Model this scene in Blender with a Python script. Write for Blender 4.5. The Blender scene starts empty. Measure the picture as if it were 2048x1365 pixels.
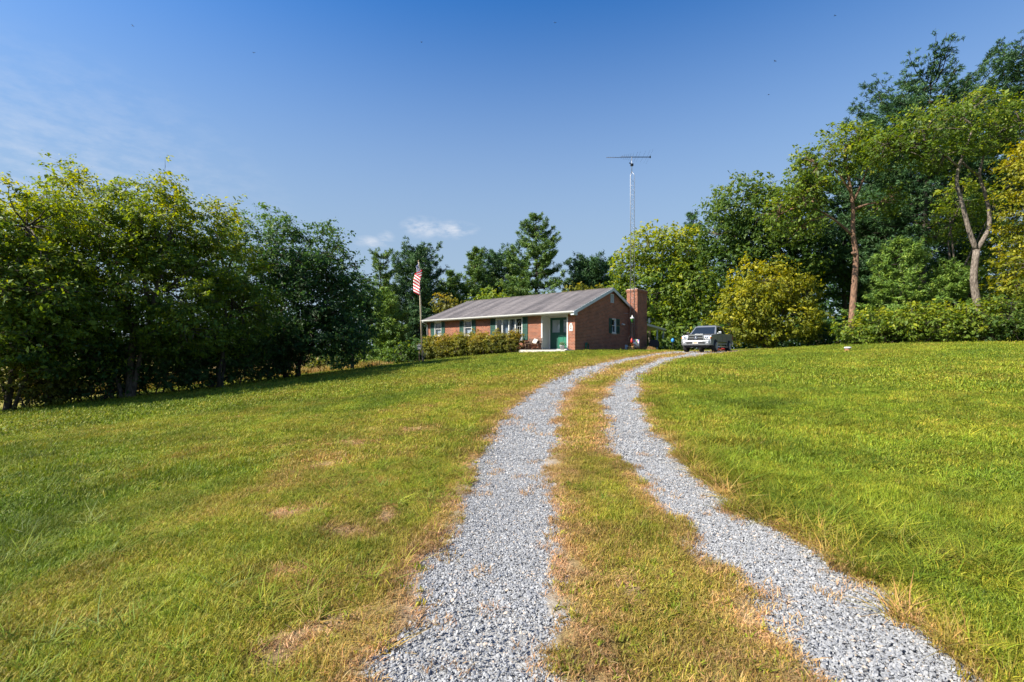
import bpy, bmesh, math, random
import numpy as np
from mathutils import Vector, Matrix

R = math.radians
random.seed(7)
RNG = np.random.default_rng(11)
scn = bpy.context.scene
COL = scn.collection

# ------------------------------------------------------------------ camera, sky, sun, exposure
EYE = 1.45
FPX = 940.0            # focal length in pixels of the 2048 px wide photograph
cam_d = bpy.data.cameras.new('camera')
cam_d.lens = FPX / 2048 * 36
cam_d.sensor_width = 36
cam_d.shift_y = 20.5 / 2048
cam_d.clip_start = 0.05
cam_d.clip_end = 3000
cam = bpy.data.objects.new('camera', cam_d)
cam.location = (0, 0, EYE)
cam.rotation_euler = (R(90), 0, 0)
COL.objects.link(cam)
scn.camera = cam

SUN_EL, SUN_AZ = 42.0, -111.0      # azimuth clockwise from +Y (the viewing direction)
sd = Vector((math.sin(R(SUN_AZ)) * math.cos(R(SUN_EL)), math.cos(R(SUN_AZ)) * math.cos(R(SUN_EL)), math.sin(R(SUN_EL))))

world = bpy.data.worlds.new('World')
scn.world = world
world.use_nodes = True
wn, wl = world.node_tree.nodes, world.node_tree.links
wn.clear()
w_out = wn.new('ShaderNodeOutputWorld')
w_bg = wn.new('ShaderNodeBackground')
sky = wn.new('ShaderNodeTexSky')
sky.sky_type = 'NISHITA'
sky.sun_disc = False
sky.sun_elevation = R(SUN_EL)
sky.sun_rotation = R(SUN_AZ)
sky.altitude = 0
sky.air_density = 1.5
sky.dust_density = 1.0
sky.ozone_density = 5.0
w_bg.inputs['Strength'].default_value = 0.05


def wmath(op, a, b=None, c=None):
    n = wn.new('ShaderNodeMath')
    n.operation = op
    for i, v in enumerate((a, b, c)):
        if v is None:
            continue
        if isinstance(v, (int, float)):
            n.inputs[i].default_value = v
        else:
            wl.new(v, n.inputs[i])
    return n.outputs[0]


# a few thin cloud wisps low in the sky beyond the pines
w_tc = wn.new('ShaderNodeTexCoord')
w_map = wn.new('ShaderNodeMapping')
w_map.inputs['Scale'].default_value = (9, 9, 24)
wl.new(w_tc.outputs['Generated'], w_map.inputs['Vector'])
w_noise = wn.new('ShaderNodeTexNoise')
w_noise.inputs['Scale'].default_value = 2.6
w_noise.inputs['Detail'].default_value = 7
w_noise.inputs['Roughness'].default_value = 0.62
wl.new(w_map.outputs[0], w_noise.inputs['Vector'])
cloud_sum = None
for (px, py, rx, rz, amt) in ((846, 456, 26, 13, 1.0), (900, 460, 34, 11, .9), (738, 484, 18, 7, .9), (772, 480, 11, 11, .7), (30, 400, 210, 120, .35)):
    d = Vector(((px - 1024) / FPX, 1, (703 - py) / FPX)).normalized()
    sub = wn.new('ShaderNodeVectorMath'); sub.operation = 'SUBTRACT'
    wl.new(w_tc.outputs['Generated'], sub.inputs[0]); sub.inputs[1].default_value = d
    mul = wn.new('ShaderNodeVectorMath'); mul.operation = 'MULTIPLY'
    wl.new(sub.outputs[0], mul.inputs[0]); mul.inputs[1].default_value = (FPX / rx, FPX / rx, FPX / rz)
    ln = wn.new('ShaderNodeVectorMath'); ln.operation = 'LENGTH'
    wl.new(mul.outputs[0], ln.inputs[0])
    m = wmath('MULTIPLY', wmath('MAXIMUM', wmath('SUBTRACT', 1.0, wmath('MULTIPLY', ln.outputs['Value'], .55)), 0.0), amt)
    cloud_sum = m if cloud_sum is None else wmath('MAXIMUM', cloud_sum, m)
w_ramp = wn.new('ShaderNodeMapRange')
w_ramp.inputs['From Min'].default_value = .40
w_ramp.inputs['From Max'].default_value = .66
wl.new(w_noise.outputs['Fac'], w_ramp.inputs['Value'])
cl_fac = wmath('MULTIPLY', wmath('MULTIPLY', w_ramp.outputs[0], cloud_sum), 1.0)
w_mix = wn.new('ShaderNodeMix'); w_mix.data_type = 'RGBA'
wl.new(cl_fac, w_mix.inputs['Factor'])
w_gam = wn.new('ShaderNodeGamma'); w_gam.inputs[1].default_value = 1.35
wl.new(sky.outputs[0], w_gam.inputs[0]); w_hs = wn.new('ShaderNodeHueSaturation'); w_hs.inputs['Hue'].default_value = .505; w_hs.inputs['Saturation'].default_value = 1.25; wl.new(w_gam.outputs[0], w_hs.inputs['Color']); 
# pale summer haze thickening evenly towards the horizon all round
w_sep = wn.new('ShaderNodeSeparateXYZ'); wl.new(w_tc.outputs['Generated'], w_sep.inputs[0])
w_hz = wn.new('ShaderNodeMapRange'); w_hz.interpolation_type = 'SMOOTHSTEP'
for k_, v_ in (('From Min', .72), ('From Max', .14), ('To Min', .0), ('To Max', .85)): w_hz.inputs[k_].default_value = v_
wl.new(w_sep.outputs[2], w_hz.inputs['Value'])
w_hm = wn.new('ShaderNodeMix'); w_hm.data_type = 'RGBA'; wl.new(w_hz.outputs[0], w_hm.inputs['Factor'])
wl.new(w_hs.outputs[0], w_hm.inputs['A']); w_hm.inputs['B'].default_value = (3.7, 4.75, 6.2, 1)
wl.new(w_hm.outputs['Result'], w_mix.inputs['A'])
w_mix.inputs['B'].default_value = (7.6, 7.9, 8.6, 1)
wl.new(w_mix.outputs['Result'], w_bg.inputs['Color'])
wl.new(w_bg.outputs[0], w_out.inputs[0])

sun_d = bpy.data.lights.new('sun', 'SUN')
sun_d.energy = 5.0
sun_d.angle = R(0.6)
sun_d.color = (1.0, .93, .80)
sun = bpy.data.objects.new('sun', sun_d)
sun.rotation_euler = sd.to_track_quat('Z', 'Y').to_euler()
sun.location = sd * 60
COL.objects.link(sun)

scn.view_settings.view_transform = 'Standard'
scn.view_settings.look = 'None'
scn.view_settings.exposure = 1.12
scn.view_settings.gamma = 1
scn.render.engine = 'CYCLES'
scn.cycles.use_denoising = True
scn.cycles.max_bounces = 8
scn.cycles.transparent_max_bounces = 12
scn.cycles.sample_clamp_indirect = 6


# ------------------------------------------------------------------ helpers
def tag(o, label=None, cat=None, group=None, kind=None):
    if label: o['label'] = label
    if cat: o['category'] = cat
    if group: o['group'] = group
    if kind: o['kind'] = kind
    return o


def empty(name, loc, rz=0, label=None, cat=None, group=None):
    o = bpy.data.objects.new(name, None)
    o.empty_display_size = .2
    o.location = loc
    o.rotation_euler = (0, 0, rz)
    COL.objects.link(o)
    return tag(o, label, cat, group)


def link_mesh(name, me, mat, parent=None):
    o = bpy.data.objects.new(name, me)
    COL.objects.link(o)
    if parent: o.parent = parent
    if mat is not None:
        for m in (mat if isinstance(mat, (list, tuple)) else [mat]): me.materials.append(m)
    return o


class MB:
    """collects verts and faces; build() links them as one mesh object"""
    def __init__(s):
        s.v, s.f, s.mi, s.sm = [], [], [], []
        s.cur = 0
        s.T = None

    def add(s, vs, fs, smooth=False):
        b = len(s.v)
        s.v.extend([tuple(s.T(p)) for p in vs] if s.T else [tuple(p) for p in vs])
        for f in fs:
            s.f.append(tuple(b + i for i in f)); s.mi.append(s.cur); s.sm.append(smooth)
        return s

    def box(s, c, d, rot=None):
        hx, hy, hz = d[0] / 2, d[1] / 2, d[2] / 2
        P = [Vector((x, y, z)) for x in (-hx, hx) for y in (-hy, hy) for z in (-hz, hz)]
        if rot is not None: P = [rot @ p for p in P]
        P = [p + Vector(c) for p in P]
        return s.add(P, [(0, 1, 3, 2), (4, 6, 7, 5), (0, 4, 5, 1), (2, 3, 7, 6), (0, 2, 6, 4), (1, 5, 7, 3)])

    def b2(s, lo, hi):
        return s.box([(a + b) / 2 for a, b in zip(lo, hi)], [b - a for a, b in zip(lo, hi)])

    def bar(s, a, b, w, h=None):
        a, b = Vector(a), Vector(b); h = h or w
        d = b - a
        return s.box((a + b) / 2, (w, h, d.length), d.to_track_quat('Z', 'Y').to_matrix())

    def prism(s, poly, fn0, fn1):
        n = len(poly)
        vs = [fn0(p) for p in poly] + [fn1(p) for p in poly]
        fs = [tuple(range(n))[::-1], tuple(range(n, 2 * n))] + [(i, (i + 1) % n, n + (i + 1) % n, n + i) for i in range(n)]
        return s.add(vs, fs)

    def tube(s, path, rad, seg=8, cap=True):
        path = [Vector(p) for p in path]
        if isinstance(rad, (int, float)): rad = [rad] * len(path)
        vs, fs = [], []
        ref = Vector((.31, .77, .11)).normalized()
        for i, p in enumerate(path):
            d = (path[min(i + 1, len(path) - 1)] - path[max(i - 1, 0)])
            d = d.normalized() if d.length > 1e-9 else Vector((0, 0, 1))
            r0 = ref if abs(d.dot(ref)) < .95 else Vector((1, 0, 0))
            a = d.cross(r0).normalized(); b = d.cross(a)
            for k in range(seg):
                t = 2 * math.pi * k / seg
                vs.append(p + (a * math.cos(t) + b * math.sin(t)) * rad[i])
        for i in range(len(path) - 1):
            for k in range(seg):
                k2 = (k + 1) % seg
                fs.append((i * seg + k, i * seg + k2, (i + 1) * seg + k2, (i + 1) * seg + k))
        if cap:
            fs.append(tuple(range(seg))[::-1]); fs.append(tuple(range((len(path) - 1) * seg, len(path) * seg)))
        return s.add(vs, fs, True)

    def lathe(s, prof, c=(0, 0, 0), seg=16, axis='Z'):
        vs, fs = [], []
        for r, z in prof:
            for k in range(seg):
                t = 2 * math.pi * k / seg
                p = (r * math.cos(t), r * math.sin(t), z)
                if axis == 'X': p = (z, r * math.cos(t), r * math.sin(t))
                if axis == 'Y': p = (r * math.sin(t), z, r * math.cos(t))
                vs.append(Vector(p) + Vector(c))
        n = len(prof)
        for i in range(n - 1):
            for k in range(seg):
                k2 = (k + 1) % seg
                fs.append((i * seg + k, i * seg + k2, (i + 1) * seg + k2, (i + 1) * seg + k))
        fs.append(tuple(range(seg))[::-1]); fs.append(tuple(range((n - 1) * seg, n * seg)))
        return s.add(vs, fs, True)

    def build(s, name, mat, parent=None, bevel=0):
        me = bpy.data.meshes.new(name)
        me.from_pydata(s.v, [], s.f)
        me.polygons.foreach_set('material_index', s.mi)
        me.polygons.foreach_set('use_smooth', s.sm)
        me.update()
        o = link_mesh(name, me, mat, parent)
        if bevel:
            m = o.modifiers.new('bevel', 'BEVEL'); m.width = bevel; m.segments = 2; m.limit_method = 'ANGLE'; m.angle_limit = R(35)
        return o


def nt(name):
    m = bpy.data.materials.new(name)
    m.use_nodes = True
    n, l = m.node_tree.nodes, m.node_tree.links
    return m, n, l, n['Principled BSDF']


def mat(name, col, rough=.6, metal=0.0, var=.12, scale=6.0, bump=0.0, bscale=40, spec=.5, coat=0.0):
    """plain surface with a little noise in colour and relief"""
    m, n, l, p = nt(name)
    p.inputs['Roughness'].default_value = rough
    p.inputs['Metallic'].default_value = metal
    p.inputs['Specular IOR Level'].default_value = spec
    p.inputs['Coat Weight'].default_value = coat
    tc = n.new('ShaderNodeTexCoord')
    ns = n.new('ShaderNodeTexNoise'); ns.inputs['Scale'].default_value = scale; ns.inputs['Detail'].default_value = 5
    l.new(tc.outputs['Object'], ns.inputs['Vector'])
    mx = n.new('ShaderNodeMix'); mx.data_type = 'RGBA'
    mx.inputs['A'].default_value = tuple(c * (1 - var) for c in col) + (1,)
    mx.inputs['B'].default_value = tuple(min(1, c * (1 + var)) for c in col) + (1,)
    l.new(ns.outputs['Fac'], mx.inputs['Factor'])
    l.new(mx.outputs['Result'], p.inputs['Base Color'])
    if bump:
        b = n.new('ShaderNodeBump'); b.inputs['Strength'].default_value = bump; b.inputs['Distance'].default_value = .02
        n2 = n.new('ShaderNodeTexNoise'); n2.inputs['Scale'].default_value = bscale; n2.inputs['Detail'].default_value = 4
        l.new(tc.outputs['Object'], n2.inputs['Vector'])
        l.new(n2.outputs['Fac'], b.inputs['Height']); l.new(b.outputs[0], p.inputs['Normal'])
    return m


def leaf_mat(name, gloss=.3, trans=.42):
    """leaf faces: colour from the per-leaf attribute, light shines through"""
    m, n, l, p = nt(name)
    at = n.new('ShaderNodeAttribute'); at.attribute_name = 'tint'
    l.new(at.outputs['Color'], p.inputs['Base Color'])
    p.inputs['Roughness'].default_value = .55
    p.inputs['Specular IOR Level'].default_value = gloss
    tr = n.new('ShaderNodeBsdfTranslucent')
    hs = n.new('ShaderNodeHueSaturation'); hs.inputs['Hue'].default_value = .485; hs.inputs['Saturation'].default_value = 1.1; hs.inputs['Value'].default_value = 1.5
    l.new(at.outputs['Color'], hs.inputs['Color']); l.new(hs.outputs[0], tr.inputs['Color'])
    mx = n.new('ShaderNodeMixShader'); mx.inputs[0].default_value = trans
    l.new(p.outputs[0], mx.inputs[1]); l.new(tr.outputs[0], mx.inputs[2])
    l.new(mx.outputs[0], n['Material Output'].inputs[0])
    return m


def bark_mat(name, c0, c1, scale=3):
    m, n, l, p = nt(name)
    tc = n.new('ShaderNodeTexCoord')
    mp = n.new('ShaderNodeMapping'); mp.inputs['Scale'].default_value = (scale * 3, scale * 3, scale)
    l.new(tc.outputs['Object'], mp.inputs['Vector'])
    ns = n.new('ShaderNodeTexNoise'); ns.inputs['Scale'].default_value = 1.6; ns.inputs['Detail'].default_value = 6
    l.new(mp.outputs[0], ns.inputs['Vector'])
    rp = n.new('ShaderNodeValToRGB')
    rp.color_ramp.elements[0].position = .35; rp.color_ramp.elements[0].color = c0 + (1,)
    rp.color_ramp.elements[1].position = .68; rp.color_ramp.elements[1].color = c1 + (1,)
    l.new(ns.outputs['Fac'], rp.inputs[0]); l.new(rp.outputs[0], p.inputs['Base Color'])
    p.inputs['Roughness'].default_value = .9
    b = n.new('ShaderNodeBump'); b.inputs['Strength'].default_value = 1.0; b.inputs['Distance'].default_value = .05
    l.new(ns.outputs['Fac'], b.inputs['Height']); l.new(b.outputs[0], p.inputs['Normal'])
    return m


def brick_mat(name):
    m, n, l, p = nt(name)
    tc = n.new('ShaderNodeTexCoord')
    sx = n.new('ShaderNodeSeparateXYZ'); l.new(tc.outputs['Object'], sx.inputs[0])
    ad = n.new('ShaderNodeMath'); l.new(sx.outputs[0], ad.inputs[0]); l.new(sx.outputs[1], ad.inputs[1])
    cb = n.new('ShaderNodeCombineXYZ'); l.new(ad.outputs[0], cb.inputs[0]); l.new(sx.outputs[2], cb.inputs[1])
    bt = n.new('ShaderNodeTexBrick')
    bt.inputs['Scale'].default_value = 1
    bt.inputs['Brick Width'].default_value = .24
    bt.inputs['Row Height'].default_value = .096
    bt.inputs['Mortar Size'].default_value = .010
    bt.inputs['Mortar Smooth'].default_value = .2
    bt.inputs['Bias'].default_value = -.1
    bt.inputs['Color1'].default_value = (.31, .098, .048, 1)
    bt.inputs['Color2'].default_value = (.165, .052, .030, 1)
    bt.inputs['Mortar'].default_value = (.36, .26, .19, 1)
    l.new(cb.outputs[0], bt.inputs['Vector'])
    ns = n.new('ShaderNodeTexNoise'); ns.inputs['Scale'].default_value = 1.3; ns.inputs['Detail'].default_value = 6
    l.new(tc.outputs['Object'], ns.inputs['Vector'])
    hs = n.new('ShaderNodeMix'); hs.data_type = 'RGBA'; hs.blend_type = 'MULTIPLY'; hs.inputs['Factor'].default_value = .55
    rp = n.new('ShaderNodeValToRGB'); rp.color_ramp.elements[0].color = (.62, .6, .58, 1); rp.color_ramp.elements[1].color = (1.1, 1.05, 1, 1)
    rp.color_ramp.elements[0].position = .3; rp.color_ramp.elements[1].position = .7
    l.new(ns.outputs['Fac'], rp.inputs[0])
    l.new(bt.outputs['Color'], hs.inputs['A']); l.new(rp.outputs[0], hs.inputs['B'])
    l.new(hs.outputs['Result'], p.inputs['Base Color'])
    p.inputs['Roughness'].default_value = .85
    b = n.new('ShaderNodeBump'); b.inputs['Strength'].default_value = .8; b.inputs['Distance'].default_value = .008; b.invert = True
    l.new(bt.outputs['Fac'], b.inputs['Height']); l.new(b.outputs[0], p.inputs['Normal'])
    return m


def shingle_mat(name):
    m, n, l, p = nt(name)
    tc = n.new('ShaderNodeTexCoord')
    sx = n.new('ShaderNodeSeparateXYZ'); l.new(tc.outputs['Object'], sx.inputs[0])
    cb = n.new('ShaderNodeCombineXYZ'); l.new(sx.outputs[0], cb.inputs[0]); l.new(sx.outputs[1], cb.inputs[1])
    bt = n.new('ShaderNodeTexBrick')
    bt.inputs['Scale'].default_value = 1
    bt.inputs['Brick Width'].default_value = .32; bt.inputs['Row Height'].default_value = .14; bt.inputs['Mortar Size'].default_value = .006
    bt.inputs['Color1'].default_value = (.095, .085, .085, 1); bt.inputs['Color2'].default_value = (.135, .123, .122, 1); bt.inputs['Mortar'].default_value = (.06, .055, .055, 1)
    l.new(cb.outputs[0], bt.inputs['Vector'])
    # rain streaks run down the slope
    mp = n.new('ShaderNodeMapping'); mp.inputs['Scale'].default_value = (1.1, .16, .16); l.new(tc.outputs['Object'], mp.inputs['Vector'])
    ns = n.new('ShaderNodeTexNoise'); ns.inputs['Scale'].default_value = 1.3; ns.inputs['Detail'].default_value = 5; l.new(mp.outputs[0], ns.inputs['Vector'])
    rp = n.new('ShaderNodeValToRGB'); rp.color_ramp.elements[0].position = .36; rp.color_ramp.elements[0].color = (.55, .54, .56, 1)
    rp.color_ramp.elements[1].position = .62; rp.color_ramp.elements[1].color = (1.25, 1.22, 1.2, 1)
    l.new(ns.outputs['Fac'], rp.inputs[0])
    mx = n.new('ShaderNodeMix'); mx.data_type = 'RGBA'; mx.blend_type = 'MULTIPLY'; mx.inputs['Factor'].default_value = .9
    l.new(bt.outputs['Color'], mx.inputs['A']); l.new(rp.outputs[0], mx.inputs['B']); l.new(mx.outputs['Result'], p.inputs['Base Color'])
    p.inputs['Roughness'].default_value = .9
    b = n.new('ShaderNodeBump'); b.inputs['Strength'].default_value = .6; b.inputs['Distance'].default_value = .01; b.invert = True
    l.new(bt.outputs['Fac'], b.inputs['Height']); l.new(b.outputs[0], p.inputs['Normal'])
    return m


def glass_mat(name, tint=(.86, .9, .94), refl=.02):
    m, n, l, p = nt(name)
    n.remove(p)
    t = n.new('ShaderNodeBsdfTransparent'); t.inputs[0].default_value = tint + (1,)
    g = n.new('ShaderNodeBsdfGlossy'); g.inputs['Roughness'].default_value = .03
    lw = n.new('ShaderNodeLayerWeight'); lw.inputs[0].default_value = .5
    pw_ = n.new('ShaderNodeMath'); pw_.operation = 'POWER'; pw_.inputs[1].default_value = 4; l.new(lw.outputs['Facing'], pw_.inputs[0])
    ad = n.new('ShaderNodeMath'); ad.operation = 'MULTIPLY_ADD'; ad.inputs[1].default_value = .6; ad.inputs[2].default_value = .04 + refl; l.new(pw_.outputs[0], ad.inputs[0])
    mx = n.new('ShaderNodeMixShader'); l.new(ad.outputs[0], mx.inputs[0]); l.new(t.outputs[0], mx.inputs[1]); l.new(g.outputs[0], mx.inputs[2])
    l.new(mx.outputs[0], n['Material Output'].inputs[0])
    return m


M = dict(
    brick=brick_mat('red_brick'), shingle=shingle_mat('grey_shingles'),
    white=mat('white_paint', (.56, .56, .545), .5, var=.06), trim=mat('shade_tinted_trim', (.50, .56, .58), .5, var=.08),  # bluish cast of the shaded gable side is mixed into the trim colour
    shutter=mat('green_shutter', (.018, .085, .065), .55), door=mat('green_door', (.012, .07, .05), .45), crossbuck=mat('bright_green_paint', (.02, .16, .10), .45),
    concrete=mat('concrete', (.48, .45, .40), .9, bump=.3), iron=mat('black_iron', (.02, .02, .022), .5, .3), steel=mat('galvanised_steel', (.32, .33, .35), .45, .7),
    curtain=mat('white_curtain', (.50, .51, .52), .9), drape=mat('pale_blue_drape', (.34, .37, .41), .9), dark=mat('dark_interior', (.012, .012, .014), .9),
    glass=glass_mat('window_glass'), wood=mat('weathered_wood', (.30, .20, .11), .8, var=.25, scale=14), slat=mat('dark_wood_slat', (.10, .055, .035), .7),
    cream=mat('cream_cloth', (.55, .50, .42), .9), pot=mat('grey_pot', (.32, .33, .34), .8), hose=mat('green_hose', (.02, .12, .06), .45),
    paint=mat('silver_paint', (.25, .265, .28), .42, .55, var=.03, coat=.3), tyre=mat('tyre_rubber', (.018, .018, .018), .85), rim=mat('alloy_rim', (.50, .51, .53), .3, .8),
    chrome=mat('chrome', (.75, .76, .78), .12, 1.0), black=mat('black_plastic', (.015, .015, .017), .5), carglass=mat('tinted_car_glass', (.015, .02, .024), .06, spec=.8),
    lamp_lens=mat('headlight_lens', (.62, .63, .66), .12, .2), amber=mat('amber_lens', (.55, .18, .03), .25), plate=mat('plate_white', (.55, .52, .50), .5),
    red=mat('red_plastic', (.45, .04, .03), .5), blue=mat('blue_plastic', (.03, .22, .55), .5), clay=mat('clay_pipe', (.28, .12, .07), .85), barrel=mat('oak_barrel', (.38, .22, .07), .8, var=.3, scale=20),
    polewood=mat('flagpole_paint', (.42, .34, .24), .7), canvas=mat('black_cover', (.012, .012, .014), .75), lampglass=mat('green_lantern_glass', (.06, .22, .05), .2),
    leaf=leaf_mat('leaf'), needle=leaf_mat('needle', .3, .15),
    bark=bark_mat('grey_bark', (.045, .035, .026), (.15, .125, .10)), bark_dark=bark_mat('dark_bark', (.02, .016, .012), (.07, .055, .042)),
    bark_red=bark_mat('reddish_bark', (.09, .05, .032), (.27, .155, .095)), bark_pale=bark_mat('pale_grey_bark', (.075, .058, .046), (.24, .20, .165)),
)

# ------------------------------------------------------------------ terrain
CP = np.array([(0, 0, 1.45), (.78, 2, 1.45), (.83, 5.1, 1.39), (1.03, 7.4, 1.35), (1.24, 8.9, 1.26), (1.58, 10.7, 1.11), (2.25, 13.1, .95), (3.9, 17.5, .69), (6.6, 23.2, .40), (9.4, 27, .2), (12.4, 31, .04),
               (4.1, 30.5, .0), (1.5, 31.0, .1), (-.9, 33.5, .28), (-4.5, 36, .57), (-5.4, 28.5, .72), (-12, 26, 1.47), (-15, 18, 1.86), (-16.3, 15, 2.0), (-30, 15, 2.6), (-6, 6, 1.62), (-16, 50, 2.3), (-30, 40, 2.9), (-9, 45, 1.7),
               (25.6, 23.5, -.42), (20.9, 29, -.34), (16.7, 33, .0), (30, 40, -.5), (20, 45, -.2), (10, 50, .1), (5, 5, 1.3), (10, 10, .88), (17, 15, .3), (9, 38, 0), (0, 45, .3),
               (-90, 0, 4.5), (-90, 90, 4.5), (90, 0, -.5), (90, 90, -.5), (0, 110, 1.0), (0, -60, 2.2), (60, 30, -.7)], float)
CP[:, 2] = EYE - CP[:, 2]


def _tps(r2): return np.where(r2 > 0, r2 * np.log(np.maximum(r2, 1e-12)), 0)


_n = len(CP)
_A = np.zeros((_n + 3, _n + 3))
_A[:_n, :_n] = _tps(((CP[:, None, :2] - CP[None, :, :2]) ** 2).sum(-1)) + np.eye(_n) * 2
_A[:_n, _n] = 1; _A[:_n, _n + 1:] = CP[:, :2]; _A[_n, :_n] = 1; _A[_n + 1:, :_n] = CP[:, :2].T
_W = np.linalg.solve(_A, np.r_[CP[:, 2], 0, 0, 0])


def gh(x, y):
    """height of the ground"""
    x = np.asarray(x, float); y = np.asarray(y, float)
    z = _W[_n] + _W[_n + 1] * x + _W[_n + 2] * y
    for i in range(_n): z = z + _W[i] * _tps((x - CP[i, 0]) ** 2 + (y - CP[i, 1]) ** 2)
    k = np.clip((np.hypot(x, y) - 70) / 60, 0, 1); k = k * k * (3 - 2 * k)
    return z * (1 - k) - .8 * k


def vnoise(x, y, s, seed=0):
    """smooth value noise 0..1"""
    x = np.asarray(x, float) / s; y = np.asarray(y, float) / s
    xi, yi = np.floor(x), np.floor(y); fx, fy = x - xi, y - yi
    fx = fx * fx * (3 - 2 * fx); fy = fy * fy * (3 - 2 * fy)
    def h(a, b):
        t = np.sin(a * 127.1 + b * 311.7 + seed * 74.7) * 43758.5453
        return t - np.floor(t)
    return (h(xi, yi) * (1 - fx) + h(xi + 1, yi) * fx) * (1 - fy) + (h(xi, yi + 1) * (1 - fx) + h(xi + 1, yi + 1) * fx) * fy


def fbm(x, y, s, seed=0, o=4):
    t = 0; a = .5; w = 0
    for i in range(o):
        t = t + a * vnoise(x, y, s / 2 ** i, seed + i * 13); w += a; a *= .55
    return t / w


# edges of the two gravel wheel tracks (metres, x right, y away from the camera)
LL = [(-.62, -2), (-.6, .5), (-.59, 2.09), (-.56, 2.36), (-.51, 2.78), (-.51, 3.3), (-.51, 4.05), (-.48, 5.24), (-.45, 6.21), (-.42, 7.44), (-.11, 9.62), (.31, 11.39), (.68, 12.89), (1.38, 15.13), (2.32, 17.79), (3.84, 20.77), (5.86, 24.12), (8.43, 28.0), (9.6, 29.6)]
LR = [(.3, -2), (.32, .5), (.32, 2.08), (.24, 2.32), (.31, 2.56), (.32, 2.93), (.32, 3.35), (.35, 4.24), (.38, 5.04), (.62, 7.0), (.94, 9.28), (1.34, 11.81), (2.2, 14.4), (3.62, 17.99), (5.47, 21.99), (7.48, 25.13), (9.45, 27.6), (10.6, 28.9)]
RL = [(1.3, -2), (1.34, .5), (1.36, 2.04), (1.37, 2.22), (1.3, 2.43), (1.36, 2.66), (1.35, 3.05), (1.27, 3.41), (1.38, 3.93), (1.33, 4.47), (1.33, 5.08), (1.37, 6.52), (1.47, 7.54), (1.7, 8.86), (2.17, 11.13), (3.33, 14.68), (4.81, 18.33), (7.2, 23.19), (9.96, 27.5), (10.8, 28.5)]
RR = [(2.0, -2), (1.98, .5), (1.98, 2.02), (2.06, 2.17), (2.07, 2.3), (2.04, 2.49), (2.09, 2.75), (2.06, 2.99), (2.12, 3.36), (2.05, 3.77), (1.95, 4.05), (2.01, 4.48), (2.11, 5.02), (2.15, 5.72), (2.3, 7.4), (2.5, 8.58), (2.59, 9.42), (3.49, 12.75), (4.15, 14.91), (5.66, 18.05), (8.12, 22.87), (10.61, 25.65), (13.6, 28.3)]
PAD = [(9.3, 29.4), (10.4, 28.6), (10.9, 28.1), (13.2, 27.9), (16.5, 31.0), (19.0, 35.5), (15.0, 37.0), (12.5, 34.8)]     # gravel pad where the pickup is parked
POLY_L = LL + LR[::-1]
POLY_R = RL + RR[::-1]


def inside(poly, x, y):
    x = np.asarray(x); y = np.asarray(y); r = np.zeros(x.shape, bool)
    n = len(poly)
    for i in range(n):
        x0, y0 = poly[i]; x1, y1 = poly[(i + 1) % n]
        if y0 == y1: continue
        c = ((y0 > y) != (y1 > y)) & (x < (x1 - x0) * (y - y0) / (y1 - y0) + x0)
        r ^= c
    return r


def edge_dist(lines, x, y):
    x = np.asarray(x, float); y = np.asarray(y, float); d = np.full(x.shape, 1e9)
    for L in lines:
        for (x0, y0), (x1, y1) in zip(L[:-1], L[1:]):
            dx, dy = x1 - x0, y1 - y0
            t = np.clip(((x - x0) * dx + (y - y0) * dy) / (dx * dx + dy * dy), 0, 1)
            d = np.minimum(d, np.hypot(x - x0 - t * dx, y - y0 - t * dy))
    return d


def track_sd(x, y):
    """signed distance to the gravel, negative on it, edges ragged"""
    ins = inside(POLY_L, x, y) | inside(POLY_R, x, y) | inside(PAD, x, y)
    d = edge_dist((LL, LR, RL, RR, PAD + PAD[:1]), x, y)
    return np.where(ins, -d, d) + (fbm(x, y, .55, 3) - .5) * .34


BARE = [(-2.75, 7.45, .62, .16), (-1.7, 8.3, .25, .3), (-1.1, 4.3, .10, .5), (-1.3, 3.9, .16, .12), (-2.0, 4.4, .16, .25), (-1.1, 2.6, .22, .34), (-1.45, 3.1, .16, .22), (-2.2, 6.2, .2, .14), (.85, 2.9, .12, .2), (2.9, 3.3, .2, .12)]


def dryness(x, y):
    sd_ = track_sd(x, y)
    mid = inside(LR + RL[::-1], x, y)
    leftof = inside([(-3.2, -3), (-3.2, 9), (-2.2, 13), (1.0, 19), (6.5, 28)] + LL[::-1], x, y)
    base = .16 + .62 * (fbm(x, y, 2.4, 21) - .36)
    base = base + np.where(mid, .24, 0) + np.where(leftof, .17, 0)
    xc = np.interp(y, [q_[1] for q_ in LL], [q_[0] for q_ in LL])
    base = base + .07 * np.sin((x - xc + .25 * fbm(x, y, 3, 55)) * 5.6) * (fbm(x, y, 4, 61))
    fr = np.exp(-np.maximum(sd_, 0) / .17) * (.30 + .95 * fbm(x, y, .5, 9))
    d = base + fr * .75 + (vnoise(x, y, .22, 5) - .5) * .22
    for bx, by, ra, rb in BARE:
        q = np.hypot((x - bx) / ra, (y - by) / rb) + (fbm(x, y, .22, 31) - .5) * 3.2
        d = d + .62 * np.clip(1.45 - q, 0, 1) * np.clip((fbm(x, y, .3, 131) - .38) * 6, 0, 1)
    return np.clip(d, 0, 1)


def axis(lo, hi, c, fine, n):
    """coordinates dense round c, sparse far away"""
    k = np.linspace(math.asinh((lo - c) / fine), math.asinh((hi - c) / fine), n)
    return c + fine * np.sinh(k)


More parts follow.
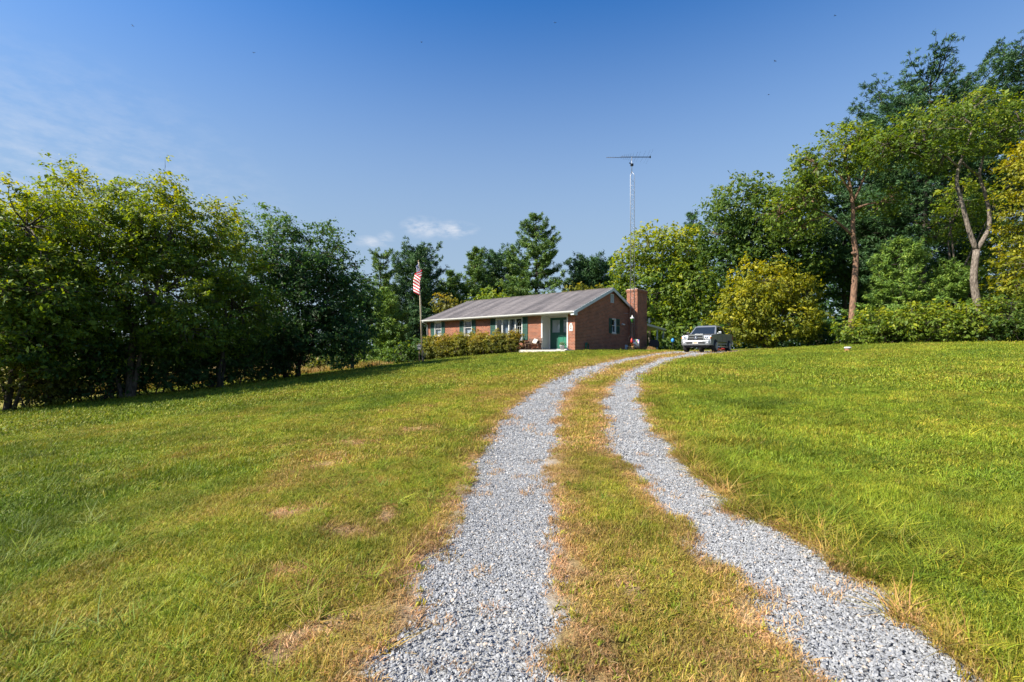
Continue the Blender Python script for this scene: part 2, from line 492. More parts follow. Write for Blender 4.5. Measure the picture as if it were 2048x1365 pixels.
gx = np.unique(np.r_[axis(-700, 700, .8, 3.2, 330)])
gy = np.unique(np.r_[axis(-300, 1100, 4, 3.6, 330)])
GX, GY = np.meshgrid(gx, gy)
GZ = gh(GX, GY) + (fbm(GX, GY, .5, 2) - .5) * .05 * np.clip(30 / (np.hypot(GX, GY) + 1), 0, 1)
GZ = np.where(track_sd(GX, GY) < 0, GZ - .03, GZ)
nx, ny = len(gx), len(gy)
me = bpy.data.meshes.new('ground')
idx = np.arange(nx * ny).reshape(ny, nx)
quads = np.stack([idx[:-1, :-1], idx[:-1, 1:], idx[1:, 1:], idx[1:, :-1]], -1).reshape(-1, 4)
me.from_pydata(np.stack([GX, GY, GZ], -1).reshape(-1, 3), [], quads)
me.polygons.foreach_set('use_smooth', [True] * len(me.polygons))
at = me.attributes.new('dry', 'FLOAT', 'POINT')
field = np.clip((GY - 34 + np.minimum(GX + 8, 0) * .9) / 6, 0, 1) * (GX < -8) * (GY > 20)      # hay field beyond the left trees
field = np.maximum(field, np.clip((-GX - 17.5) / 2, 0, 1) * (GY > 8) * .6)
at.data.foreach_set('value', np.clip(np.maximum(dryness(GX, GY), field * .85), 0, 1).reshape(-1).astype(np.float32))
at = me.attributes.new('gravel', 'FLOAT', 'POINT')
at.data.foreach_set('value', np.clip(.5 - track_sd(GX, GY) / .12, 0, 1).reshape(-1).astype(np.float32))

m, n, l, p = nt('lawn_soil')
tc = n.new('ShaderNodeTexCoord')
a1 = n.new('ShaderNodeAttribute'); a1.attribute_name = 'dry'
a2 = n.new('ShaderNodeAttribute'); a2.attribute_name = 'gravel'
ns = n.new('ShaderNodeTexNoise'); ns.inputs['Scale'].default_value = 14; ns.inputs['Detail'].default_value = 8; ns.inputs['Roughness'].default_value = .7
l.new(tc.outputs['Object'], ns.inputs['Vector'])
g_r = n.new('ShaderNodeValToRGB'); e = g_r.color_ramp.elements
e[0].position = .0; e[0].color = (.085, .125, .014, 1); e[1].position = 1; e[1].color = (.33, .235, .14, 1)
x_ = e.new(.35); x_.color = (.16, .185, .025, 1)
x_ = e.new(.60); x_.color = (.28, .22, .06, 1)
l.new(a1.outputs['Fac'], g_r.inputs[0])
mul = n.new('ShaderNodeMix'); mul.data_type = 'RGBA'; mul.blend_type = 'MULTIPLY'; mul.inputs['Factor'].default_value = 1
nr = n.new('ShaderNodeValToRGB'); nr.color_ramp.elements[0].color = (.45, .45, .4, 1); nr.color_ramp.elements[1].color = (1.35, 1.3, 1.2, 1)
nr.color_ramp.elements[0].position = .3; nr.color_ramp.elements[1].position = .72
l.new(ns.outputs['Fac'], nr.inputs[0]); l.new(g_r.outputs[0], mul.inputs['A']); l.new(nr.outputs[0], mul.inputs['B'])
gv = n.new('ShaderNodeTexVoronoi'); gv.inputs['Scale'].default_value = 70; l.new(tc.outputs['Object'], gv.inputs['Vector'])
gr = n.new('ShaderNodeValToRGB'); gr.color_ramp.elements[0].color = (.24, .24, .24, 1); gr.color_ramp.elements[1].color = (.40, .395, .385, 1)
sep = n.new('ShaderNodeSeparateColor'); l.new(gv.outputs['Color'], sep.inputs[0]); l.new(sep.outputs[0], gr.inputs[0])
mx = n.new('ShaderNodeMix'); mx.data_type = 'RGBA'
l.new(a2.outputs['Fac'], mx.inputs['Factor']); l.new(mul.outputs['Result'], mx.inputs['A']); l.new(gr.outputs[0], mx.inputs['B'])
l.new(mx.outputs['Result'], p.inputs['Base Color']); p.inputs['Roughness'].default_value = .95; p.inputs['Specular IOR Level'].default_value = .15
bp = n.new('ShaderNodeBump'); bp.inputs['Strength'].default_value = .8; bp.inputs['Distance'].default_value = .05
l.new(ns.outputs['Fac'], bp.inputs['Height']); l.new(bp.outputs[0], p.inputs['Normal'])
tag(link_mesh('ground', me, m), kind='structure')


# ------------------------------------------------------------------ placing
def at_px(px, py, Y):
    """world point on the photograph's ray through (px, py) at distance Y"""
    return Vector(((px - 1024) / FPX * Y, Y, EYE + (703 - py) / FPX * Y))


def on_ground(px, Y, sink=0.0):
    x = (px - 1024) / FPX * Y
    return Vector((x, Y, float(gh(x, Y)) - sink))


# ------------------------------------------------------------------ the house
HROT = R(-39.14)
HP = Vector((4.09, 30.5, EYE))
house = empty('brick_house', HP, HROT, 'single storey red brick ranch house with grey shingle roof and green shutters', 'house')
HX, HY = 14.5, 10.0
HM = Matrix.Translation(HP) @ Matrix.Rotation(HROT, 4, 'Z')


def hw(x, y, z=0): return HM @ Vector((x, y, z))


def hground(x, y):
    p_ = hw(x, y); return float(gh(p_.x, p_.y)) - EYE      # ground height in the house frame


FRONT = lambda p: (p[0], -p[1], p[2])
GABLE = lambda p: (p[1], p[0], p[2])
RECESS_D = .99
RECESS = lambda p: (p[0], RECESS_D - p[1], p[2])


def wall_panel(T, a0, a1, z0, z1, holes, th):
    """wall with rectangular openings: outer and inner skin plus reveals; T maps (along, out, up)"""
    mb = MB(); mb.T = T
    A = sorted({a0, a1} | {h[0] for h in holes} | {h[1] for h in holes})
    Z = sorted({z0, z1} | {h[2] for h in holes} | {h[3] for h in holes})
    for i in range(len(A) - 1):
        for j in range(len(Z) - 1):
            ca, cz = (A[i] + A[i + 1]) / 2, (Z[j] + Z[j + 1]) / 2
            if any(h[0] < ca < h[1] and h[2] < cz < h[3] for h in holes): continue
            for d in (0, -th):
                mb.add([(A[i], d, Z[j]), (A[i + 1], d, Z[j]), (A[i + 1], d, Z[j + 1]), (A[i], d, Z[j + 1])], [(0, 1, 2, 3)])
    for h in list(holes) + [(a0, a1, z0, z1)]:
        c = [(h[0], h[2]), (h[1], h[2]), (h[1], h[3]), (h[0], h[3])]
        for k in range(4):
            (p0, q0), (p1, q1) = c[k], c[(k + 1) % 4]
            mb.add([(p0, 0, q0), (p1, 0, q1), (p1, -th, q1), (p0, -th, q0)], [(0, 1, 2, 3)])
    return mb


W1, W2, PW, RC, GW = (-13.58, -12.72, 1.25, 2.40), (-10.15, -9.27, 1.25, 2.40), (-6.82, -4.31, .72, 2.42), (-2.69, -.55, .10, 2.46), (5.08, 5.78, 1.33, 2.42)
tag(wall_panel(FRONT, -HX, 0, -1.3, 2.55, [W1, W2, PW, RC], .24).build('front_wall', M['brick'], house), 'sunlit red brick front wall')
mb = wall_panel(GABLE, .002, HY, -1.3, 2.50, [GW], .24)
mb.T = None
mb.prism([(.002, 2.5), (HY, 2.5), (5.0, 4.47)], lambda q: (0, q[0], q[1]), lambda q: (-.24, q[0], q[1]))
tag(mb.build('gable_wall', M['brick'], house), 'shaded brick gable end wall')
mb = MB(); mb.b2((-HX + .002, .24, -1.3), (-HX + .24, HY, 2.5)); mb.prism([(.24, 2.5), (HY, 2.5), (5.0, 4.47)], lambda q: (-HX + .002, q[0], q[1]), lambda q: (-HX + .24, q[0], q[1]))
mb.build('side_wall', M['brick'], house)
mb = MB(); mb.b2((-HX + .24, HY - .24, -1.3), (-.24, HY - .002, 2.5)); mb.build('rear_wall', M['brick'], house)
mb = MB(); mb.b2((-HX + .25, .25, -.1), (-.25, HY - .25, .10)); mb.b2((-HX + .25, 3.0, .1), (-.25, 3.1, 2.5)); mb.b2((-HX + .25, .25, 2.5), (-.25, HY - .25, 2.53))
mb.build('interior', M['dark'], house)

# roof
RE, RR_, RT = 2.60, 4.63, .10
mb = MB()
sec = [(-.47, RE), (5.0, RR_), (10.47, RE), (10.47, RE - RT), (5.0, RR_ - RT), (-.47, RE - RT)]
mb.prism(sec, lambda q: (-HX - .2, q[0], q[1]), lambda q: (.2, q[0], q[1]))
roof = mb.build('roof', M['shingle'], house)
mb = MB(); mb.b2((-HX - .21, 4.86, RR_ - .045), (.21, 5.14, RR_ + .012)); mb.build('ridge_cap', M['shingle'], roof)
for sx_ in (.2, -HX - .2):
    mb = MB()
    o_ = .004 if sx_ > 0 else -.034
    for y0, y1 in ((-.5, 5.0), (10.5, 5.0)):
        mb.prism([(y0, RE - .03), (y1, RR_ - .012), (y1, RR_ - .235), (y0, RE - .25)], lambda q: (sx_ + o_, q[0], q[1]), lambda q: (sx_ + o_ + .03, q[0], q[1]))
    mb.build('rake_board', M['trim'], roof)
mb = MB()
mb.b2((-.02, -.50, 2.33), (.2, -.02, 2.485))     # boxed cornice return
mb.prism([(-.44, 2.484), (-.02, 2.484), (-.02, 2.64)], lambda q: (-.018, q[0], q[1]), lambda q: (.198, q[0], q[1]))
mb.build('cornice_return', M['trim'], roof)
mb = MB(); mb.b2((-HX - .2, -.44, 2.44), (-.03, .0, 2.465)); mb.b2((-HX - .2, HY, 2.44), (.2, HY + .44, 2.465)); mb.build('soffit', M['white'], roof)
mb = MB()
gp = [(-.475, 2.585), (-.475, 2.47), (-.55, 2.465), (-.59, 2.52), (-.60, 2.59), (-.585, 2.59), (-.575, 2.53), (-.54, 2.485), (-.49, 2.485), (-.49, 2.585)]
mb.prism(gp, lambda q: (-HX - .22, q[0], q[1]), lambda q: (.19, q[0], q[1]))
mb.b2((-HX - .2, -.473, 2.44), (.19, -.44, 2.58))
mb.build('gutter', M['white'], roof)
mb = MB(); dx = -14.42
mb.tube([(dx, -.54, 2.48), (dx, -.5, 2.40), (dx, -.12, 2.25), (dx, -.06, 2.15), (dx, -.06, -.75)], .045, 8)
mb.build('downspout', M['white'], house)

# chimney
mb = MB(); mb.b2((-.1, 7.82, -1.0), (.78, 9.62, 4.58)); mb.b2((-.13, 7.79, 4.58), (.81, 9.65, 4.64)); mb.b2((-.16, 7.76, 4.64), (.84, 9.68, 4.78))
ch = mb.build('chimney', M['brick'], house)
mb = MB(); mb.b2((-.1, 7.82, 4.78), (.78, 9.62, 4.83)); mb.build('chimney_cap', M['concrete'], ch)
mb = MB(); mb.lathe([(.16, 4.83), (.15, 5.0), (.12, 5.0)], (.34, 8.5, 0), 12); mb.build('flue', M['black'], ch)


# windows and shutters
def shutter(T, a0, a1, z0, z1):
    mb = MB(); mb.T = T
    mb.b2((a0, .012, z0), (a0 + .05, .05, z1)); mb.b2((a1 - .05, .012, z0), (a1, .05, z1))
    zm = (z0 + z1) / 2
    for q in (z0, zm - .04, z1 - .07): mb.b2((a0 + .05, .012, q), (a1 - .05, .048, q + .07))
    k = z0 + .085
    while k < z1 - .08:
        if not zm - .06 < k < zm + .05:
            mb.add([(a0 + .05, .014, k + .03), (a1 - .05, .014, k + .03), (a1 - .05, .042, k), (a0 + .05, .042, k)], [(0, 1, 2, 3)])
        k += .034
    return mb.build('shutter', M['shutter'], house)


def sash(T, parent, a0, a1, z0, z1, d, w=.045):
    mb = MB(); mb.T = T
    mb.b2((a0, d - .03, z0), (a0 + w, d, z1)); mb.b2((a1 - w, d - .03, z0), (a1, d, z1))
    mb.b2((a0 + w, d - .03, z0), (a1 - w, d, z0 + w)); mb.b2((a0 + w, d - .03, z1 - w), (a1 - w, d, z1))
    s_ = mb.build('sash', M['white'], parent)
    return s_


def pane(T, parent, a0, a1, z0, z1, d):
    mb = MB(); mb.T = T; mb.b2((a0, d - .006, z0), (a1, d, z1))
    return mb.build('pane', M['glass'], parent)


def drape(T, parent, name, a0, a1, z0, z1, d, mat_, folds=9, amp=.025):
    mb = MB(); mb.T = T; k = folds * 6
    v_ = []
    for i in range(k + 1):
        a = a0 + (a1 - a0) * i / k
        dd = d + amp * math.sin(i * math.pi / 3) * (1 + .4 * math.sin(i * 1.7))
        v_ += [(a, dd, z0), (a, dd * 1.0, z1)]
    mb.add(v_, [(2 * i, 2 * i + 2, 2 * i + 3, 2 * i + 1) for i in range(k)], True)
    return mb.build(name, mat_, parent)


def window(T, h, header=True):
    a0, a1, z0, z1 = h
    mb = MB(); mb.T = T
    mb.b2((a0 + .002, -.14, z0), (a0 + .06, .012, z1)); mb.b2((a1 - .06, -.14, z0), (a1 - .002, .012, z1)); mb.b2((a0 + .06, -.14, z1 - .06), (a1 - .06, .012, z1 - .002)); mb.b2((a0 + .06, -.14, z0 + .002), (a1 - .06, .01, z0 + .05))
    w = mb.build('window', M['white'], house)
    zm = z0 + (z1 - z0) * .52
    sash(T, w, a0 + .062, a1 - .062, z0 + .052, zm + .02, -.035); pane(T, w, a0 + .1, a1 - .1, z0 + .09, zm - .02, -.045)
    sash(T, w, a0 + .062, a1 - .062, zm - .02, z1 - .062, -.07); pane(T, w, a0 + .1, a1 - .1, zm + .02, z1 - .1, -.08)
    mb = MB(); mb.T = T; mb.b2((a0 - .04, -.1, z0 - .07), (a1 + .04, .05, z0)); mb.build('sill', M['concrete'], w)
    drape(T, w, 'curtain', a0 + .08, a1 - .08, z0 + .06, z0 + (z1 - z0) * .47, -.19, M['curtain'], 5, .018)
    return w


window(FRONT, W1); window(FRONT, W2)
for h in (W1, W2):
    shutter(FRONT, h[0] - .44, h[0] - .015, h[2] - .02, h[3]); shutter(FRONT, h[1] + .015, h[1] + .40, h[2] - .02, h[3])
    mb = MB(); mb.b2((h[0] - .02, -.02, h[3] + .002), (h[1] + .02, -.004, 2.438)); mb.build('header_board', M['white'], house)
window(GABLE, GW)
shutter(GABLE, GW[0] - .42, GW[0] - .015, GW[2] - .02, GW[3]); shutter(GABLE, GW[1] + .015, GW[1] + .52, GW[2] - .02, GW[3])

# picture window: four lights, drapes, a hanging ornament
a0, a1, z0, z1 = PW
mb = MB(); mb.T = FRONT
mb.b2((a0 + .002, -.14, z0), (a0 + .08, .02, z1)); mb.b2((a1 - .08, -.14, z0), (a1 - .002, .02, z1)); mb.b2((a0 + .08, -.14, z1 - .09), (a1 - .08, .02, z1 - .002)); mb.b2((a0 + .08, -.14, z0 + .002), (a1 - .08, .02, z0 + .06))
cuts = [a0 + .08, a0 + .62, a0 + 1.25, a0 + 1.85, a1 - .08]
for c in cuts[1:-1]: mb.b2((c - .04, -.13, z0 + .06), (c + .04, .015, z1 - .09))
pw = mb.build('picture_window', M['white'], house)
for i in range(4):
    l0 = cuts[i] + (.04 if i else 0); l1 = cuts[i + 1] - (.04 if i < 3 else 0)
    sash(FRONT, pw, l0 + .002, l1 - .002, z0 + .062, z1 - .092, -.04, .03); pane(FRONT, pw, l0 + .02, l1 - .02, z0 + .08, z1 - .11, -.055)
drape(FRONT, pw, 'drape', cuts[1] - .05, cuts[2] + .1, z0 + .05, z1 - .1, -.2, M['drape'], 6, .03)
drape(FRONT, pw, 'drape', cuts[2] + .22, cuts[3] + .02, z0 + .05, z1 - .1, -.2, M['drape'], 5, .03)
drape(FRONT, pw, 'drape', cuts[3] + .3, a1 - .1, z0 + .05, z0 + .7, -.2, M['drape'], 3, .02)
mb = MB(); mb.b2((a0 - .03, -.05, z0 - .07), (a1 + .03, .1, z0)); mb.build('sill', M['concrete'], pw)
mb = MB(); mb.T = FRONT                       # arched ornamental frame hanging in the right light
oc = (cuts[3] + cuts[4]) / 2 + .02
ring = [(oc - .2, 1.22), (oc - .2, 1.95), (oc - .14, 2.1), (oc, 2.2), (oc + .14, 2.1), (oc + .2, 1.95), (oc + .2, 1.22), (oc - .2, 1.22)]
for (p0, q0), (p1, q1) in zip(ring[:-1], ring[1:]): mb.bar((p0, -.11, q0), (p1, -.11, q1), .055, .03)
for q in (1.5, 1.78): mb.bar((oc - .2, -.11, q), (oc + .2, -.11, q), .035, .025)
mb.bar((oc, -.11, 1.25), (oc, -.11, 2.15), .035, .025)
tag(mb.build('window_ornament', M['cream'], pw), 'cream arched ornamental frame hanging in the window')
shutter(FRONT, PW[0] - .5, PW[0] - .015, .8, PW[3]); shutter(FRONT, PW[1] + .015, PW[1] + .46, .8, PW[3])

# recessed entry with double doors
x0, x1, zf, zt = RC
mb = MB()
mb.b2((x0 - .06, .003, zf), (x0 + .012, RECESS_D, zt)); mb.b2((x0 - .002, -.012, zf), (x0 + .10, .002, zt))
mb.build('entry_side_panel', M['white'], house)
mb = MB(); mb.b2((x1 - .012, .24, zf), (x1 + .05, RECESS_D, zt)); mb.b2((x1 - .08, -.012, zf), (x1 + .002, .002, zt)); mb.build('entry_side_panel', M['white'], house)
mb = MB(); mb.b2((x0 + .013, .0, zt - .03), (x1 - .013, RECESS_D, zt)); mb.build('entry_ceiling', M['white'], house)
mb = MB(); mb.b2((x0 + .013, RECESS_D, zf), (x1 - .013, RECESS_D + .08, zt - .03)); mb.build('entry_back_wall', M['white'], house)
mb = MB(); mb.T = RECESS
mb.b2((x0 + .014, .002, zf), (x0 + .10, .06, zt - .04)); mb.b2((x1 - .10, .002, zf), (x1 - .014, .06, zt - .04)); mb.b2((x0 + .10, .002, zt - .13), (x1 - .10, .06, zt - .04)); mb.b2((x0 + .10, .002, zf), (x1 - .10, .06, zf + .06))
mb.build('door_frame', M['white'], house)
dl = [(x0 + .102, -1.66), (-1.655, x1 - .102)]
for i, (q0, q1) in enumerate(dl):
    mb = MB(); mb.T = RECESS
    g0, g1, k0, k1 = q0 + .15, q1 - .14, 1.30, 2.16
    mb.b2((q0, .004, zf + .062), (g0, .045, zt - .132)); mb.b2((g1, .004, zf + .062), (q1, .045, zt - .132)); mb.b2((g0, .004, zf + .062), (g1, .045, k0)); mb.b2((g0, .004, k1), (g1, .045, zt - .132))
    for zz in (.30, .78): mb.b2((g0, .045, zz), (g1, .052, zz + .4))
    d_ = mb.build('door', M['door'], house)
    drape(RECESS, d_, 'curtain', g0, g1, k0, k1, .012, M['curtain'], 7, .006)
    pane(RECESS, d_, g0, g1, k0, k1, .034)
    mb = MB(); mb.T = RECESS
    hx_ = q1 - .07 if i == 0 else q0 + .07
    mb.lathe([(.02, .045), (.02, .07), (.032, .09), (.02, .11)], (hx_, 0, 1.08), 10, 'Y'); mb.build('handle', M['chrome'], d_)
    if i == 1:
        mb = MB(); mb.T = RECESS
        b0, b1, c0, c1 = q0 - .20, q1 - .05, .26, 1.10
        mb.b2((b0, .075, c0), (b1, .095, c1))
        for (u0, w0, u1, w1) in ((b0, c0, b0, c1), (b1, c0, b1, c1), (b0, c0, b1, c0), (b0, c1, b1, c1), (b0 + .34, c0, b0 + .34, c1), (b0 + .34, c0, b1, c1), (b0 + .34, c1, b1, c0)):
            mb.bar((u0, .1, w0), (u1, .1, w1), .045, .03)
        tag(mb.build('crossbuck_panel', M['crossbuck'], d_), 'bright green crossbuck panel on the lower door')

# gable vent
mb = MB(); mb.T = GABLE
mb.b2((4.9, .003, 3.55), (4.95, .04, 4.2)); mb.b2((5.32, .003, 3.55), (5.37, .04, 4.2)); mb.b2((4.95, .003, 3.55), (5.32, .04, 3.6)); mb.b2((4.95, .003, 4.15), (5.32, .04, 4.2))
k = 3.62
while k < 4.14: mb.add([(4.95, .004, k + .05), (5.32, .004, k + .05), (5.32, .035, k), (4.95, .035, k)], [(0, 1, 2, 3)]); k += .055
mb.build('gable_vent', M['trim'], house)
# floodlight, meter, plaque
mb = MB(); mb.T = GABLE; mb.lathe([(.05, 0.003), (.05, .03)], (6.72, 0, 2.03), 10, 'Y'); mb.tube([(6.72, .03, 2.03), (6.72, .10, 2.06)], .02, 6); mb.tube([(6.66, .08, 2.08), (6.6, .2, 2.0)], [.03, .06], 8); mb.tube([(6.78, .08, 2.08), (6.86, .2, 2.0)], [.03, .06], 8)
mb.build('floodlight', M['white'], house)
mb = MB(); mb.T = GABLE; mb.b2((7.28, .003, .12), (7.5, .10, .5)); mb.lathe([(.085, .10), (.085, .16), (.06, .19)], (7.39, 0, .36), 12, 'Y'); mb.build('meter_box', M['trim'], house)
mb = MB(); mb.T = FRONT; mb.prism([(-.42, 1.32), (-.18, 1.32), (-.16, 1.62), (-.22, 1.80), (-.30, 1.86), (-.38, 1.80), (-.44, 1.62)], lambda q: (q[0], .003, q[1]), lambda q: (q[0], .025, q[1]))
pl = mb.build('wall_plaque', M['white'], house); tag(pl, 'white shaped plaque on the brick pier beside the entry')
for q in (1.45, 1.56, 1.68):
    mb = MB(); mb.T = FRONT; mb.b2((-.345, .026, q), (-.255, .032, q + .06)); mb.build('plaque_figure', M['iron'], pl)

# patio roof behind the house
mb = MB()
mb.prism([(9.99, 2.36), (15.3, 2.0), (15.3, 1.9), (9.99, 2.26)], lambda q: (-6.5, q[0], q[1]), lambda q: (.1, q[0], q[1]))
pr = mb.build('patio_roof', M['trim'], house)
mb = MB()
mb.prism([(10.0, 2.39), (15.34, 2.03), (15.34, 1.86), (10.0, 2.22)], lambda q: (.102, q[0], q[1]), lambda q: (.13, q[0], q[1]))
mb.build('edge_board', M['white'], pr)
for q in (13.7, 15.1):
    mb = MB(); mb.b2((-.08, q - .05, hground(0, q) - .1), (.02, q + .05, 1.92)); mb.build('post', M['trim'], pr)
# small dish on the back corner of the chimney
mb = MB(); mb.tube([(.79, 9.5, 2.35), (.95, 9.55, 2.40)], .02, 6)
vs, fs = [], []
for i in range(5):
    r_ = .22 * i / 4
    for k in range(14): t_ = 2 * math.pi * k / 14; vs.append(Vector((.97 + .35 * r_ * r_, 9.56 + r_ * math.cos(t_), 2.42 + r_ * math.sin(t_))))
for i in range(4):
    for k in range(14): fs.append((i * 14 + k, i * 14 + (k + 1) % 14, i * 14 + 14 + (k + 1) % 14, i * 14 + 14 + k))
mb.add(vs, fs, True); mb.tube([(.95, 9.56, 2.3), (1.2, 9.56, 2.32)], .012, 5)
tag(mb.build('satellite_dish', M['trim'], house), 'small dish antenna on the chimney side')

# porch slab, a thing of its own
gz = hground(-2.0, -.9)
mb = MB(); mb.b2((-3.75, -1.15, gz - .3), (-.02, -.02, .095)); mb.b2((x0 + .02, -.02, gz - .3), (x1 - .02, RECESS_D - .02, .095))
o = mb.build('porch_slab', M['concrete'], None, .015); o.matrix_world = HM
tag(o, 'low pale concrete porch slab in front of the green entry doors', 'porch')
# ------------------------------------------------------------------ foliage
def unit(a): return a / np.maximum(np.linalg.norm(a, axis=-1, keepdims=True), 1e-9)


def leaf_mesh(name, C, N, L, Wd, tint, mat_, parent, axis_=None, fold=.18):
    """one mesh of pointed leaf faces: centre C, normal N, length L, width Wd, colour tint"""
    n_ = len(C)
    rnd = RNG.normal(size=(n_, 3)) if axis_ is None else axis_
    N = unit(N)
    T = unit(rnd - N * (rnd * N).sum(-1, keepdims=True)); B = np.cross(N, T)
    L = np.broadcast_to(np.asarray(L, float), (n_,))[:, None]; Wd = np.broadcast_to(np.asarray(Wd, float), (n_,))[:, None]
    V = np.stack([C - T * L * .5, C + B * Wd * .5 + N * Wd * fold - T * L * .08, C + T * L * .5 - N * L * .12, C - B * Wd * .5 + N * Wd * fold - T * L * .08], 1).reshape(-1, 3)
    me_ = bpy.data.meshes.new(name)
    me_.vertices.add(4 * n_); me_.vertices.foreach_set('co', V.astype(np.float32).ravel())
    me_.loops.add(4 * n_); me_.loops.foreach_set('vertex_index', np.arange(4 * n_, dtype=np.int32))
    me_.polygons.add(n_); me_.polygons.foreach_set('loop_start', np.arange(0, 4 * n_, 4, dtype=np.int32))
    me_.update(calc_edges=True)
    at_ = me_.attributes.new('tint', 'FLOAT_COLOR', 'POINT')
    c4 = np.concatenate([np.clip(tint, 0, 1), np.ones((n_, 1))], 1)
    at_.data.foreach_set('color', np.repeat(c4, 4, 0).astype(np.float32).ravel())
    return link_mesh(name, me_, mat_, parent)


PAL = dict(   # dark leaf, mid leaf, yellowed leaf
    green=((.036, .078, .016), (.085, .150, .024), (.23, .26, .030)),
    deep=((.026, .068, .022), (.054, .122, .030), (.115, .19, .034)),
    lime=((.060, .112, .016), (.150, .220, .023), (.36, .365, .026)),
    yellow=((.075, .115, .013), (.24, .25, .020), (.50, .43, .022)),
    olive=((.065, .090, .018), (.165, .180, .028), (.32, .27, .034)),
    rust=((.075, .095, .017), (.20, .19, .027), (.38, .27, .040)),
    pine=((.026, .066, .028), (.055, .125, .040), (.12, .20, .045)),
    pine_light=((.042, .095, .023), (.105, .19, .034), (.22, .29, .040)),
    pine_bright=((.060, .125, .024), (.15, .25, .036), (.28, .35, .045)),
)


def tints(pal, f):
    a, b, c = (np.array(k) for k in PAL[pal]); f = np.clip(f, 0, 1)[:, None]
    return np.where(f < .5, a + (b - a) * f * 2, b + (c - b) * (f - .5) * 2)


def branch(mb, a, b, r0, r1, sag=.1, seg=6, k=4):
    a, b = Vector(a), Vector(b); d = b - a; ln = d.length
    off = Vector((random.uniform(-1, 1), random.uniform(-1, 1), random.uniform(.2, 1))) * ln * sag
    pts, rs = [], []
    for i in range(k + 1):
        t = i / k
        pts.append(a + d * t + off * math.sin(math.pi * t)); rs.append(r0 + (r1 - r0) * t)
    mb.tube(pts, rs, seg)
    return pts


